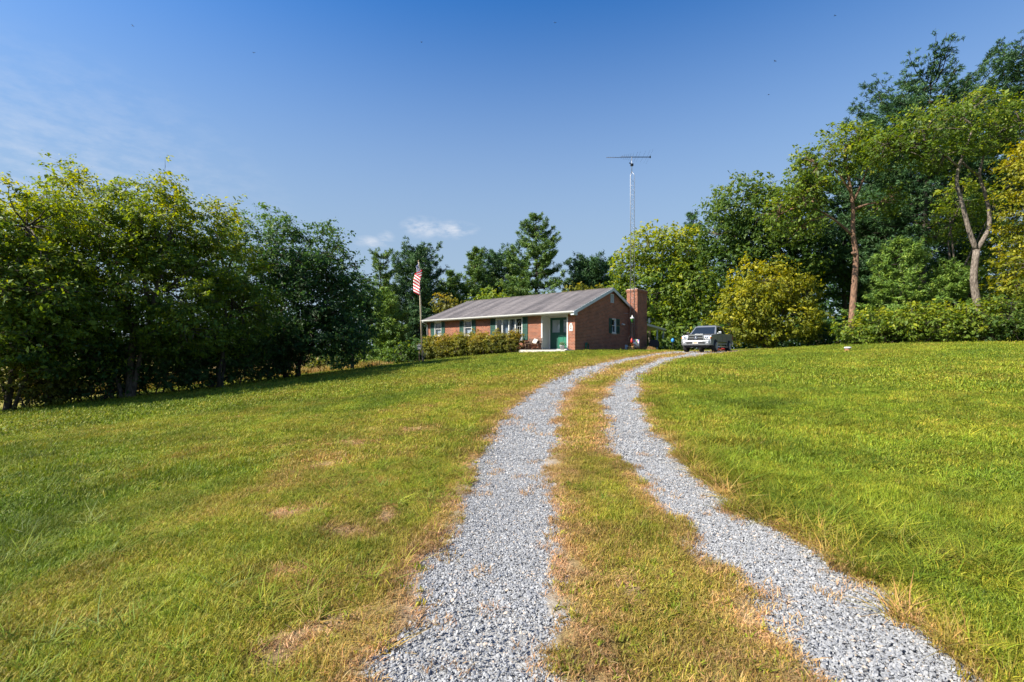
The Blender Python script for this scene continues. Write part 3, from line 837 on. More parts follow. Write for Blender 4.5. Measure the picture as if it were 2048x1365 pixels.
def deciduous(name, base_px, Y, lobes, pal, label, cat='tree', group=None, leaf=None, dens=1.0, trunk=None, tr=.16, stems=1, bark='bark', clump=.42, yellow=.35, forks=None, ytop=.4, shell=.5, part='crown', depth=1.0):
    """lobes: (px, py, rx_px, rz_px[, dY]) blobs of the crown as read from the photograph, put at distance Y"""
    base = on_ground(base_px, Y, .06)
    t = empty(name, base, 0, label, cat, group)
    L = leaf or max(.12, Y * .0062)
    lb = []
    for q in lobes:
        dY = q[4] if len(q) > 4 else 0
        c = at_px(q[0], q[1], Y + dY) - base; s_ = (Y + dY) / FPX
        lb.append((np.array(c), np.array((q[2] * s_, q[2] * s_ * depth, q[3] * s_))))
    # trunk and limbs
    mb = MB()
    zc = min(c[2] - r[2] * .4 for c, r in lb)
    starts = []
    if trunk:
        for path, r0, r1 in trunk:
            pts = [at_px(px, py, Y + dy_) - base for px, py, dy_ in path]
            if path[0][1] > 680: pts[0].z = -.1
            n_ = len(pts); fine, rs = [], []
            for i in range(n_ - 1):
                for j in range(3):
                    k_ = j / 3; fine.append(pts[i].lerp(pts[i + 1], k_)); rs.append(r0 + (r1 - r0) * (i + k_) / (n_ - 1))
            fine.append(pts[-1]); rs.append(r1)
            fine = [fine[0]] + [(fine[i - 1] + fine[i] * 2 + fine[i + 1]) / 4 for i in range(1, len(fine) - 1)] + [fine[-1]]
            if path[0][1] > 680: rs[0] *= 1.35
            mb.tube(fine, rs, 10); starts += fine[len(fine) // 2:]
    else:
        for s_ in range(stems):
            an = s_ * 2.4 + random.random(); sp = .0 if stems == 1 else random.uniform(.15, .4)
            top = Vector((math.cos(an) * sp * 2.2, math.sin(an) * sp * 2.2, max(.5, zc * random.uniform(.85, 1.15))))
            rr = tr * (1 if stems == 1 else random.uniform(.5, .8))
            p0 = Vector((math.cos(an) * sp * .8, math.sin(an) * sp * .8, 0))
            pts = [p0 + (top - p0) * (i / 5) + Vector((random.uniform(-1, 1), random.uniform(-1, 1), 0)) * .05 * top.z * (0 < i < 5) for i in range(6)]
            mb.tube(pts, [rr * (1.4 if i == 0 else 1 - .07 * i) for i in range(6)], 9)
            starts.append(pts[-1]); starts.append(pts[-2])
    C, F, OUT, TW = [], [], [], []
    ztop = max(c[2] + r[2] for c, r in lb); zlow = min(c[2] - r[2] for c, r in lb)
    for c, r in lb:
        cv = Vector(c)
        st = min(starts, key=lambda q: (q - cv).length + max(0, q.z - cv.z) * 2)
        branch(mb, st, cv, tr * .5, tr * .22, .08, 7)
        area = math.pi * r[0] * r[2]
        n_l = int(11 * area / L ** 2 * dens)
        n_c = max(5, int(area / clump ** 2 * 1.5))
        dirs = unit(RNG.normal(size=(n_c, 3)))
        rad = (shell + (1.04 - shell) * np.sqrt(RNG.random(n_c))) * (.84 + .3 * RNG.random(n_c))
        cc = c + dirs * rad[:, None] * r
        keep = cc[:, 2] > .25
        cc, dirs = cc[keep], dirs[keep]; n_c = len(cc)
        if n_c == 0: continue
        nb = min(n_c, 14)
        for k in range(nb):
            e_ = Vector(cc[k]); branch(mb, cv + (e_ - cv) * random.uniform(0, .15), e_, tr * .16, .008, .1, 5, 3)
        per = n_l // n_c + 1
        size = clump * (.6 + .8 * RNG.random(n_c))
        cf = RNG.normal(0, .16, n_c)
        nsub = 6
        subc = RNG.normal(size=(n_c, nsub, 3)) * size[:, None, None] * np.array((.66, .66, .46))
        pick = RNG.integers(0, nsub, (n_c, per))
        pos = cc[:, None, :] + np.take_along_axis(subc, pick[..., None], 1) + RNG.normal(size=(n_c, per, 3)) * size[:, None, None] * np.array((.26, .26, .17))
        if Y < 34:                                  # fine twigs from the clump centre to its leaf sprays
            tw = subc.reshape(-1, 3); TW.append((np.repeat(cc, nsub, 0) + tw * .5, tw, np.linalg.norm(tw, axis=1) * 1.1))
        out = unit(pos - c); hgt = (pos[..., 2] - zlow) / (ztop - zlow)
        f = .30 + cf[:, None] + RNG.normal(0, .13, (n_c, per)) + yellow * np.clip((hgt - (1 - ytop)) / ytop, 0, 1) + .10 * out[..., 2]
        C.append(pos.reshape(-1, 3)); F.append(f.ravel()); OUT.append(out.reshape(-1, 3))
    C, F, OUT = np.concatenate(C), np.concatenate(F), np.concatenate(OUT)
    nleaf = len(C)
    k_ = C[:, 2] > .05
    C, F, OUT = C[k_], F[k_], OUT[k_]
    N = OUT * .45 + np.array((0, 0, .55)) + RNG.normal(size=C.shape) * .55
    ax = OUT * .5 + np.array((0, 0, -.45)) + RNG.normal(size=C.shape) * .7
    sz = L * np.clip(np.exp(RNG.normal(-.05, .33, len(C))), .4, 2.0)
    mb.build('trunk' if part == 'crown' else 'stem', M[bark], t)
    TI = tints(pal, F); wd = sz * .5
    if TW:
        tc_, ta, tl = (np.concatenate([q[i] for q in TW]) for i in range(3))
        C = np.concatenate([C, tc_]); ax = np.concatenate([ax, ta]); N = np.concatenate([N, RNG.normal(size=tc_.shape)])
        sz = np.concatenate([sz, tl]); wd = np.concatenate([wd, np.full(len(tl), .018)]); TI = np.concatenate([TI, np.tile((.075, .058, .042), (len(tl), 1))])
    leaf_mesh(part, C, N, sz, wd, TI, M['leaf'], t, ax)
    return t


def pine(name, px, Y, top_py, half_px, label, pal='pine', cat='tree', group='pines', bare=.25, dens=1.0, lean=0.0, sparse=1.0, tuft=None, shape='cone', base_px=None):
    """tall white pine: whorls of upswept limbs carrying plumes of needles"""
    base = on_ground(base_px or px, Y, .1)
    tp = at_px(px + lean, top_py, Y) - base
    H = tp.z; rad = half_px * Y / FPX
    t = empty(name, base, 0, label, cat, group)
    mb = MB()
    r0 = .011 * H + .07
    path = [Vector((tp.x * (i / 10) + math.sin(i * 1.3) * .05, math.cos(i) * .05, H * i / 10)) for i in range(11)]
    mb.tube(path, [r0 * (1 - .93 * i / 10) for i in range(11)], 9)
    need = tuft or max(.20, Y * .0072)
    C, A, F = [], [], []
    z = H * bare; step = max(.45, H * (.068 if shape == 'cone' else .05)); layer = .55 if shape == 'cone' else 1.0
    while z < H * .985:
        u_ = (z / H - bare) / (1 - bare)
        if shape == 'cone': prof = ((1 - u_) ** .62) * min(1, .6 + u_ * 2.2)
        elif shape == 'round': prof = math.sqrt(max(0, 1 - (u_ * 1.75 - .75) ** 2)) if u_ > .43 else .55 + u_
        else: prof = .9 - .55 * u_
        ln0 = max(.3, rad * prof)
        nb = random.randint(8, 10) if shape == 'cone' else random.randint(6, 8)
        for b in range(nb):
            if random.random() > sparse: continue
            an = random.uniform(0, 6.283); ln = 1.22 * ln0 * random.uniform(.55, 1.15)
            up = .18 + .55 * u_ + random.uniform(-.12, .15)
            pz = path[min(10, int(z / H * 10))]
            st = Vector((tp.x * z / H, 0, z + random.uniform(-.3, .3) * step))
            d = Vector((math.cos(an), math.sin(an), 0))
            pts = [st + d * (ln * s_) + Vector((0, 0, ln * (up * s_ * s_ - .10 * math.sin(s_ * 3.14)))) for s_ in (0, .3, .6, .85, 1)]
            mb.tube(pts, [max(.012, r0 * .22 * (1 - .85 * s_)) for s_ in (0, .3, .6, .85, 1)], 5)
            # plumes
            m_ = max(4, int(ln / need * 2.6 * dens))
            s_ = RNG.uniform(.28, 1.02, m_); side = RNG.normal(0, 1, m_)
            P = np.array([list(pts[0].lerp(pts[-1], q)) for q in s_])
            P[:, 2] += -ln * up * (s_ - s_ * s_) - ln * .05
            sv = np.array((-d.y, d.x, 0))
            P = P + sv * (side * ln * .26 * (1.15 - s_ * .8))[:, None] + np.array((0, 0, 1)) * (RNG.normal(0, .10, m_) * ln * .35 * layer)[:, None]
            ax = unit(np.array(d) * .8 + sv * (side * .5)[:, None] + np.array((0, 0, .55)) + RNG.normal(size=(m_, 3)) * .25)
            k = 13
            spread = RNG.normal(size=(m_, k, 3)) * .62
            aa = unit(ax[:, None, :] + spread)
            cc = P[:, None, :] + aa * need * .42 + RNG.normal(size=(m_, k, 3)) * need * .22
            ff = (.36 + RNG.normal(0, .17, m_))[:, None] + RNG.normal(0, .12, (m_, k)) + .12 * (s_[:, None] - .5)
            C.append(cc.reshape(-1, 3)); A.append(aa.reshape(-1, 3)); F.append(ff.ravel())
        z += step * random.uniform(.75, 1.2)
    C, A, F = np.concatenate(C), np.concatenate(A), np.concatenate(F)
    N = np.array((0, 0, .6)) + RNG.normal(size=C.shape) * .7
    ln = need * (.8 + .5 * RNG.random(len(C)))
    mb.build('trunk', M['bark_dark'], t)
    leaf_mesh('crown', C, N, ln, ln * .19, tints(pal, F), M['needle'], t, A, .05)
    return t


# --- trees along the left edge of the lawn
deciduous('maple_tree', -70, 15.2, [(-70, 500, 150, 120), (55, 455, 95, 85), (30, 560, 110, 90), (-40, 650, 140, 90), (60, 660, 110, 75), (110, 590, 90, 80)], 'lime', 'leftmost broad tree at the photo edge with yellowing top leaves', yellow=.42, tr=.2, group='trees along the left lawn edge')
deciduous('small_tree', 14, 15.8, [(20, 690, 70, 45), (90, 700, 70, 45), (140, 680, 60, 50)], 'deep', 'small low tree with dark crooked trunk at the far left lawn edge', tr=.11, bark='bark_dark', yellow=.1, dens=.8,
          trunk=[([(12, 822, 0), (20, 780, 0), (26, 745, 0), (40, 715, 0)], .11, .06), ([(22, 770, 0), (55, 745, 0), (90, 715, 0)], .06, .03), ([(20, 775, 0), (0, 745, 0), (-20, 710, 0)], .06, .03)], group='trees along the left lawn edge')
deciduous('maple_tree', 262, 18, [(175, 430, 85, 90), (285, 430, 90, 80), (340, 470, 85, 80), (110, 500, 100, 90), (220, 520, 120, 90), (330, 580, 110, 90), (150, 610, 120, 85), (250, 660, 120, 60), (90, 640, 90, 80), (370, 660, 80, 55)], 'lime',
          'tallest broad yellow green tree on the left, with grey forked trunk', yellow=.30, ytop=.5, tr=.17, bark='bark', trunk=[([(258, 803, 0), (262, 770, 0), (258, 735, 0), (265, 690, 0), (272, 645, 0)], .17, .11), ([(262, 735, 0), (285, 690, 0), (300, 640, 0)], .09, .05), ([(228, 803, .2), (215, 760, .3), (190, 720, .3)], .07, .04), ([(246, 803, -.2), (238, 770, 0), (225, 735, 0), (200, 690, 0)], .08, .04)], group='trees along the left lawn edge')
deciduous('ash_tree', 430, 20.5, [(432, 465, 50, 58), (455, 540, 65, 70), (400, 560, 70, 70), (480, 620, 70, 60), (420, 670, 85, 50), (350, 690, 60, 40)], 'lime', 'narrow yellow green tree in front of the round dark tree', yellow=.38, ytop=.55, stems=3, tr=.14, bark='bark_dark', group='trees along the left lawn edge')
deciduous('walnut_tree', 585, 25, [(545, 510, 85, 76), (610, 525, 85, 82), (655, 580, 70, 90), (570, 610, 110, 90), (500, 620, 70, 90), (640, 670, 85, 60), (540, 690, 90, 50), (690, 660, 45, 65)], 'deep', 'big round dark green tree right of the yellow green ones', yellow=.28, ytop=.35, tr=.2, bark='bark_dark', stems=2, group='trees along the left lawn edge')
deciduous('walnut_tree', 705, 31, [(705, 590, 40, 55), (715, 640, 42, 60), (690, 690, 50, 35), (735, 610, 20, 45)], 'deep', 'smaller dark tree at the right end of the left row', yellow=.2, tr=.14, bark='bark_dark', group='trees along the left lawn edge')
# understorey below them
thick = [(62, 16.2, 62, 'olive', 'low leafy shrub beside the small crooked tree'), (118, 16.9, 64, 'olive', 'leafy shrub with bright gaps left of the grey forked trunk'), (178, 17.4, 60, 'deep', 'dark thin stemmed shrub just left of the grey forked trunk'), (235, 18.4, 50, 'deep', 'dark shrub behind the grey forked trunk'),
         (305, 18.9, 62, 'deep', 'dark shrub just right of the grey forked trunk'), (362, 20.0, 60, 'deep', 'dark shrub below the narrow yellow green tree'), (420, 21.2, 60, 'deep', 'dark shrub at the foot of the narrow yellow green tree'),
         (474, 22.4, 56, 'deep', 'dark shrub left below the big round tree'), (522, 23.6, 54, 'deep', 'dark shrub beneath the big round tree'), (566, 24.8, 46, 'deep', 'last dark shrub of the row before the hay field')]
for px, Y, hw_, pal, lab in thick:
    g_ = 703 + (EYE - float(gh((px - 1024) / FPX * Y, Y))) / Y * FPX
    deciduous('understorey_shrub', px, Y, [(px - hw_ * .3, g_ - 40, hw_ * .8, 38), (px + hw_ * .4, g_ - 50, hw_ * .75, 44), (px, g_ - 95, hw_ * 1.1, 38)], pal, lab, 'shrub', 'shrubs under the left trees', dens=.7, stems=5, tr=.045, bark='bark_dark', yellow=.15, clump=.3, part='foliage')

# --- pines behind the house and to its left
pine('white_pine', 762, 50, 506, 46, 'thin pine with open crown and bare trunk left of the flagpole', 'pine_light', sparse=.6, bare=.3, shape='col')
pine('white_pine', 832, 55, 497, 54, 'dense dark pine behind the flag', dens=1.3, bare=.12, shape='round')
pine('white_pine', 900, 60, 540, 50, 'short pine between the flag and the roof', 'pine_light', bare=.1, dens=1.2)
pine('white_pine', 950, 58, 503, 56, 'pine standing over the left end of the roof', 'pine_light', bare=.1, dens=1.2)
pine('white_pine', 1004, 62, 508, 56, 'pine leaning against the left side of the tallest pine', bare=.1, dens=1.2, shape='round')
pine('white_pine', 1072, 56, 426, 80, 'tallest pine, rising alone above the middle of the roof', 'pine_light', bare=.15, dens=1.25, sparse=.9)
pine('white_pine', 1146, 62, 522, 54, 'slanting pine just right of the tallest pine', lean=14, bare=.1)
pine('white_pine', 1192, 58, 518, 50, 'bushy topped pine above the roof peak', bare=.1, dens=1.2, shape='round')
pine('hemlock_tree', 772, 41, 592, 52, 'low spreading bright green evergreen left of the house', 'pine_bright', group=None, bare=.05, dens=1.6, shape='col', base_px=786)
pine('hemlock_tree', 838, 44, 618, 34, 'dark low evergreen between flagpole and house', 'pine', group=None, bare=.03, dens=1.5, shape='col')
deciduous('sapling', 988, 52, [(985, 600, 30, 22), (1010, 612, 30, 20), (960, 612, 22, 18)], 'lime', 'yellow green treetop showing over the roof ridge', tr=.1, yellow=.2)
deciduous('sapling', 900, 48, [(893, 612, 26, 24), (915, 625, 22, 18)], 'rust', 'brownish treetop over the left end of the roof', tr=.1, yellow=.3)
deciduous('sapling', 1165, 50, [(1160, 588, 30, 18), (1195, 590, 26, 16)], 'olive', 'olive treetop over the roof below the bushy pine', tr=.1, yellow=.2)
for px, Y, top, hw_, pal, lab in ((640, 44, 706, 26, 'olive', 'grey green bush at the hay field edge by the dark trees'), (684, 46, 702, 30, 'olive', 'round bush in the gap beyond the hay field'), (738, 43, 696, 26, 'green', 'bush under the thin pine'), (808, 37, 682, 26, 'green', 'bush just left of the flagpole base'), (720, 60, 690, 60, 'deep', 'wide dark thicket far behind the hay field')):
    g_ = on_ground(px, Y); gpy = 703 + (EYE - g_.z) / Y * FPX
    deciduous('bush', px, Y, [(px - hw_ * .3, (top + gpy) / 2, hw_ * .7, (gpy - top) / 2), (px + hw_ * .4, (top + gpy) / 2 + 3, hw_ * .6, (gpy - top) / 2.4)], pal, lab, 'bush', None, stems=4, tr=.04, yellow=.2, part='foliage', clump=.3)

# --- woods on the right
deciduous('cherry_tree', 1300, 48, [(1300, 500, 48, 48), (1262, 545, 40, 55), (1345, 505, 48, 50), (1300, 590, 70, 65), (1245, 590, 28, 45), (1380, 500, 40, 50), (1350, 590, 50, 50)], 'lime', 'yellow tinged tree behind the antenna tower', yellow=.45, ytop=.6, tr=.2)
deciduous('hickory_tree', 1385, 46, [(1385, 575, 55, 55), (1345, 630, 42, 48), (1405, 630, 55, 50), (1370, 665, 60, 32), (1330, 668, 26, 26)], 'lime', 'rounded light green tree directly behind the pickup', yellow=.10, tr=.14)
deciduous('oak_tree', 1500, 45, [(1480, 415, 70, 58), (1535, 425, 60, 58), (1438, 470, 50, 55), (1540, 500, 70, 60), (1455, 540, 65, 60), (1595, 460, 50, 70), (1600, 540, 50, 50), (1500, 470, 60, 50)], 'green', 'large dark olive tree rising behind the yellow bushy tree', yellow=.30, tr=.26, trunk=[([(1640, 690, 0), (1625, 620, 0), (1590, 540, 0), (1560, 500, 0)], .24, .14), ([(1650, 690, .8), (1612, 560, .8), (1585, 500, .8)], .16, .1)])
deciduous('dogwood_tree', 1540, 36, [(1528, 562, 62, 50), (1585, 585, 50, 45), (1490, 610, 55, 50), (1550, 640, 75, 45), (1465, 655, 50, 32), (1600, 645, 45, 38), (1520, 670, 60, 22)], 'yellow', 'bushy tree with bright yellow leaves right of the pickup', yellow=.25, stems=5, tr=.13, bark='bark_dark', ytop=.7)
deciduous('locust_tree', 1703, 32, [(1640, 330, 55, 50), (1692, 295, 45, 48), (1600, 395, 50, 42), (1738, 300, 45, 40), (1625, 385, 45, 34), (1600, 455, 45, 28), (1760, 405, 46, 24), (1560, 430, 40, 34)], 'lime', 'tall tree with straight reddish trunk standing out of the bushes',
          yellow=.20, tr=.2, dens=.75, bark='bark_red', trunk=[([(1703, 697, 0), (1704, 640, 0), (1709, 570, 0), (1713, 510, 0), (1705, 468, 0), (1707, 420, 0), (1700, 370, 0), (1690, 320, 0)], .24, .07), ([(1703, 470, 0), (1680, 448, 0), (1645, 424, -.3), (1612, 412, -.5)], .09, .03), ([(1708, 400, 0), (1725, 365, .2), (1740, 320, .3), (1755, 290, .4)], .09, .03), ([(1704, 390, 0), (1680, 350, -.2), (1660, 330, -.4)], .08, .03), ([(1713, 515, 0), (1704, 505, -.2)], .1, .07)])
deciduous('locust_tree', 1957, 29, [(1850, 262, 70, 38), (1925, 235, 70, 36), (1995, 270, 60, 45), (1800, 300, 55, 34), (1890, 310, 60, 30), (1770, 290, 40, 30), (2040, 250, 50, 50)], 'lime', 'tall tree with two crooked trunks joined in a V',
          yellow=.12, tr=.2, dens=.8, bark='bark_pale', trunk=[([(1962, 697, 0), (1957, 620, 0), (1946, 560, 0), (1953, 500, 0)], .23, .17), ([(1953, 502, 0), (1938, 462, 0), (1925, 410, 0), (1912, 365, 0), (1917, 335, 0), (1930, 300, 0), (1945, 260, 0)], .14, .05), ([(1953, 502, 0), (1978, 460, .2), (1980, 430, .2), (1970, 385, .2), (1957, 352, .2), (1966, 318, .3), (1972, 280, .3)], .135, .05), ([(1917, 335, 0), (1890, 310, 0), (1850, 290, 0)], .07, .03), ([(1957, 352, .2), (1935, 335, 0), (1925, 325, 0)], .07, .05)])
deciduous('maple_tree', 2095, 27.2, [(2070, 345, 62, 60), (2078, 440, 62, 62), (2040, 330, 28, 34), (2064, 530, 58, 48), (2025, 570, 36, 28)], 'yellow', 'bright yellow tree at the right photo edge', yellow=.3, tr=.18, ytop=.95)
deciduous('maple_tree', 1912, 33, [(1925, 400, 40, 45), (1900, 450, 36, 36), (2000, 500, 45, 40), (1985, 420, 32, 45), (1960, 560, 60, 40)], 'lime', 'yellow green tree behind the V shaped trunks', yellow=.25, tr=.14, dens=.7)
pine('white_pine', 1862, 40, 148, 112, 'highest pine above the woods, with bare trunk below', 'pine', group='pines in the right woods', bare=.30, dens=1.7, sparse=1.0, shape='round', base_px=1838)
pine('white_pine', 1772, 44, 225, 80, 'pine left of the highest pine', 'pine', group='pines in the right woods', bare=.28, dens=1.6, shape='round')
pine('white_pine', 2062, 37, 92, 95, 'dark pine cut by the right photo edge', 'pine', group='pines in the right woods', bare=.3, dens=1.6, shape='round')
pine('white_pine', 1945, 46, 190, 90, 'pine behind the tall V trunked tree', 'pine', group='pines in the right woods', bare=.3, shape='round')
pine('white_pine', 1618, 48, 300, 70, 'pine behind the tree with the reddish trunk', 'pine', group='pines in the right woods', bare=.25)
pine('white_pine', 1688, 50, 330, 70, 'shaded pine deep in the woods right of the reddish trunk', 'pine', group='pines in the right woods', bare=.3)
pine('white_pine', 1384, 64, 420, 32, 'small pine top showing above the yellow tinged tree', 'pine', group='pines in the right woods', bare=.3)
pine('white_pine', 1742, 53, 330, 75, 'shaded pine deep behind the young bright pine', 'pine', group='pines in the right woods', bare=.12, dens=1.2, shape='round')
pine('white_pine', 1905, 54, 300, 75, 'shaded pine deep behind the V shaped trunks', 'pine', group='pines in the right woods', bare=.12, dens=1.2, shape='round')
pine('young_pine', 1800, 31, 478, 80, 'young bright green pine with low boughs behind the right bushes', 'pine_bright', group='young pines', bare=.05, dens=1.3)
pine('young_pine', 1895, 31, 520, 70, 'young pine with low boughs below the V shaped trunks', 'pine_bright', group='young pines', bare=.05, dens=1.3)
rb = [(1712, 28.6, 40, 640, 'lime', 'yellowish bush at the left end of the right hedgerow'), (1772, 28, 46, 612, 'lime', 'bush second from the left in the right hedgerow'), (1836, 27.2, 48, 604, 'lime', 'bush in the middle of the right hedgerow'), (1902, 26.2, 50, 606, 'lime', 'bush below the V trunked tree in the hedgerow'),
      (1970, 25.2, 50, 598, 'lime', 'tall bush right of the V trunked tree in the hedgerow'), (2040, 24.2, 54, 590, 'green', 'last hedgerow bush at the right photo edge'), (2110, 23.4, 54, 590, 'green', 'hedgerow bush beyond the right edge')]
for px, Y, hw_, top, pal, lab in rb[:-1]:
    g_ = on_ground(px, Y); gpy = 703 + (EYE - g_.z) / Y * FPX; hh = gpy - top
    deciduous('hedgerow_bush', px, Y, [(px - hw_ * .35, top + hh * .42, hw_ * .7, hh * .42), (px + hw_ * .4, top + hh * .5, hw_ * .65, hh * .42), (px, top + hh * .72, hw_ * .95, hh * .30)], pal, lab, 'bush', 'bushes along the right lawn edge', stems=6, tr=.05, bark='bark_dark', yellow=.30, ytop=.8, part='foliage', clump=.32, shell=.4)
for px, Y, hw_, top, pal, lab in ((1655, 38, 50, 640, 'deep', 'dark bush in the shade left of the reddish trunk'), (1620, 40, 40, 630, 'deep', 'shaded bush behind the yellow bushy tree'), (1420, 44, 50, 640, 'deep', 'dark bush behind the pickup cab'), (1345, 37, 24, 668, 'green', 'low bush left of the pickup'), (1300, 50, 40, 620, 'deep', 'dark bush beside the chimney')):
    g_ = on_ground(px, Y); gpy = 703 + (EYE - g_.z) / Y * FPX; hh = gpy - top
    deciduous('woodland_bush', px, Y, [(px - hw_ * .35, top + hh * .45, hw_ * .7, hh * .45), (px + hw_ * .4, top + hh * .5, hw_ * .65, hh * .45)], pal, lab, 'bush', 'bushes inside the woods', stems=4, tr=.05, bark='bark_dark', yellow=.1, part='foliage')


# --- shrubs along the house front
def house_shrub(hx, hy, rx, rz, pal, lab, yellow=.35, dens=1.0, n_l=1.0):
    p_ = hw(hx, hy); px = 1024 + FPX * p_.x / p_.y
    top = rz + .12; g_ = float(gh(p_.x, p_.y)) - EYE
    Y = p_.y; s_ = FPX / Y
    zc = (g_ + top) / 2; hz = (top - g_) / 2
    def py(z): return 703 - z * s_
    lb = [(px - rx * .42 * s_, py(zc + hz * .10), rx * .66 * s_, hz * .92 * s_), (px + rx * .42 * s_, py(zc + hz * .08), rx * .66 * s_, hz * .94 * s_), (px, py(zc - hz * .1), rx * .85 * s_, hz * .85 * s_), (px, py(zc + hz * .3), rx * .7 * s_, hz * .66 * s_)]
    return deciduous('clipped_shrub', px, Y, lb, pal, lab, 'shrub', 'shrubs along the house front', leaf=.115, stems=5, tr=.035, yellow=yellow, part='foliage', clump=.24, dens=dens * 1.5, shell=.62, ytop=.75)


house_shrub(-13.9, -1.0, .75, .92, 'deep', 'dark green shrub at the left house corner', .0)
house_shrub(-12.3, -1.15, .85, 1.06, 'olive', 'olive shrub under the left window')
house_shrub(-10.6, -1.15, .95, 1.12, 'rust', 'rusty tinged shrub between the two small windows')
house_shrub(-8.9, -1.15, .95, 1.16, 'olive', 'olive clipped shrub under the second small window')
house_shrub(-7.1, -1.15, .95, 1.22, 'rust', 'rusty tinged shrub at the left end of the picture window')
house_shrub(-5.6, -1.1, .75, 1.20, 'olive', 'tall clipped shrub under the picture window')
house_shrub(-4.35, -.95, .55, 1.22, 'rust', 'last brownish shrub before the porch bench')

# far woods and shaded undergrowth that read as one mass
def mass(name, pts, leafL, pal, f0, lab):
    C = np.array(pts); N = np.array((0, 0, .5)) + RNG.normal(size=C.shape) * .6
    o_ = leaf_mesh(name, C, N, leafL * (.7 + .6 * RNG.random(len(C))), leafL * .5, tints(pal, f0 + RNG.normal(0, .16, len(C))), M['leaf'], None)
    tag(o_, lab, 'woods', kind='stuff'); return o_


pts = []
for k in range(900):
    an = R(random.uniform(-62, 62)); r_ = random.uniform(95, 130)
    x, y = math.sin(an) * r_, math.cos(an) * r_
    h_ = 5 + 6 * float(vnoise(x, y, 14, 4)); g_ = float(gh(x, y))
    c = np.array((x, y, g_ + h_ * random.random())); pts.append(c + RNG.normal(size=(16, 3)) * 1.3)
mass('distant_woods', np.concatenate(pts), 1.1, 'deep', .35, 'distant dark treeline beyond the fields')
pts = []
for k in range(1500):
    x = random.uniform(14, 80); y = random.uniform(46, 72)
    if x / y < .28: continue
    g_ = float(gh(x, y)); c = np.array((x, y, g_ + 10.5 * random.random() ** 1.2)); pts.append(c + RNG.normal(size=(26, 3)) * .8)
mass('woodland_undergrowth', np.concatenate(pts), .60, 'deep', .3, 'dark undergrowth between the trunks of the right woods')
# ------------------------------------------------------------------ the pickup
TX, TY, TR = 13.05, 31.25, R(-38.3)
tz = float(np.mean(gh(np.array([11.5, 12.3, 14.6, 13.9]), np.array([29.7, 29.1, 32.5, 33.0]))))
truck = empty('pickup_truck', (TX, TY, tz), TR, 'silver crew cab pickup truck parked on the gravel beside the house', 'truck')
AX = (-1.73, 1.49); WR = .385


def arch(cy, r, z0, n=9):
    a0 = math.asin((z0 - WR) / r)
    return [(cy + r * math.cos(t), WR + r * math.sin(t)) for t in [a0 + (math.pi - 2 * a0) * i / n for i in range(n + 1)]]


prof = [(-2.56, .42), (-2.63, .58), (-2.62, .84), (-2.55, 1.00), (-2.36, 1.075), (-1.8, 1.115), (-1.24, 1.15), (1.03, 1.17), (1.05, 1.20), (2.54, 1.20), (2.58, 1.12), (2.60, .62), (2.52, .50)]
prof += arch(AX[1], .46, .48) + arch(AX[0], .46, .43)
mb = MB()
n_ = len(prof)
xs = (-.86, -.90, -.90, -.86)
secs = [(-.84, .0), (-.895, .0), (.895, .0), (.84, .0)]
mb.prism(prof, lambda q: (-.895, q[0], q[1]), lambda q: (.895, q[0], q[1]))
body = mb.build('body', M['paint'], truck, .06)
# cab
A_, B_, C_, D_ = Vector((-.83, -1.30, 1.13)), Vector((.83, -1.30, 1.13)), Vector((.83, 1.04, 1.15)), Vector((-.83, 1.04, 1.15))
a_, b_, c_, d_ = Vector((-.66, -.56, 1.66)), Vector((.66, -.56, 1.66)), Vector((.66, .74, 1.68)), Vector((-.66, .74, 1.68))
e0, e1, e2, e3 = Vector((-.54, -.40, 1.735)), Vector((.54, -.40, 1.735)), Vector((.54, .66, 1.745)), Vector((-.54, .66, 1.745))
mb = MB(); mb.add([A_, B_, C_, D_, a_, b_, c_, d_, e0, e1, e2, e3], [(0, 1, 5, 4), (1, 2, 6, 5), (2, 3, 7, 6), (3, 0, 4, 7), (4, 5, 9, 8), (5, 6, 10, 9), (6, 7, 11, 10), (7, 4, 8, 11), (8, 9, 10, 11), (3, 2, 1, 0)])
cab = mb.build('cab', M['paint'], truck, .03)


def quadpanel(P, u0, u1, v0, v1, off, th=.006, u0t=None, u1t=None):
    p0, p1, p2, p3 = P
    def pt(u, v): return p0.lerp(p1, u).lerp(p3.lerp(p2, u), v)
    u0t = u0 if u0t is None else u0t; u1t = u1 if u1t is None else u1t
    q = [pt(u0, v0), pt(u1, v0), pt(u1t, v1), pt(u0t, v1)]
    nn = (q[1] - q[0]).cross(q[3] - q[0]).normalized()
    mb = MB(); mb.add([x + nn * off for x in q] + [x - nn * th for x in q], [(0, 1, 2, 3), (7, 6, 5, 4), (0, 4, 5, 1), (1, 5, 6, 2), (2, 6, 7, 3), (3, 7, 4, 0)])
    return mb


quadpanel((A_, B_, b_, a_), .06, .94, .06, .93, .006).build('windshield', M['carglass'], cab)
quadpanel((C_, D_, d_, c_), .08, .92, .15, .9, .006).build('rear_window', M['carglass'], cab)
for P in ((B_, C_, c_, b_), (A_, D_, d_, a_)):
    o_ = .006 if P[0] is B_ else -.012
    quadpanel(P, .10, .49, .10, .90, o_, -.0 if o_ > 0 else .018, .06, .46).build('side_window', M['carglass'], cab)
    quadpanel(P, .54, .90, .10, .90, o_, -.0 if o_ > 0 else .018, .53, .93).build('side_window', M['carglass'], cab)
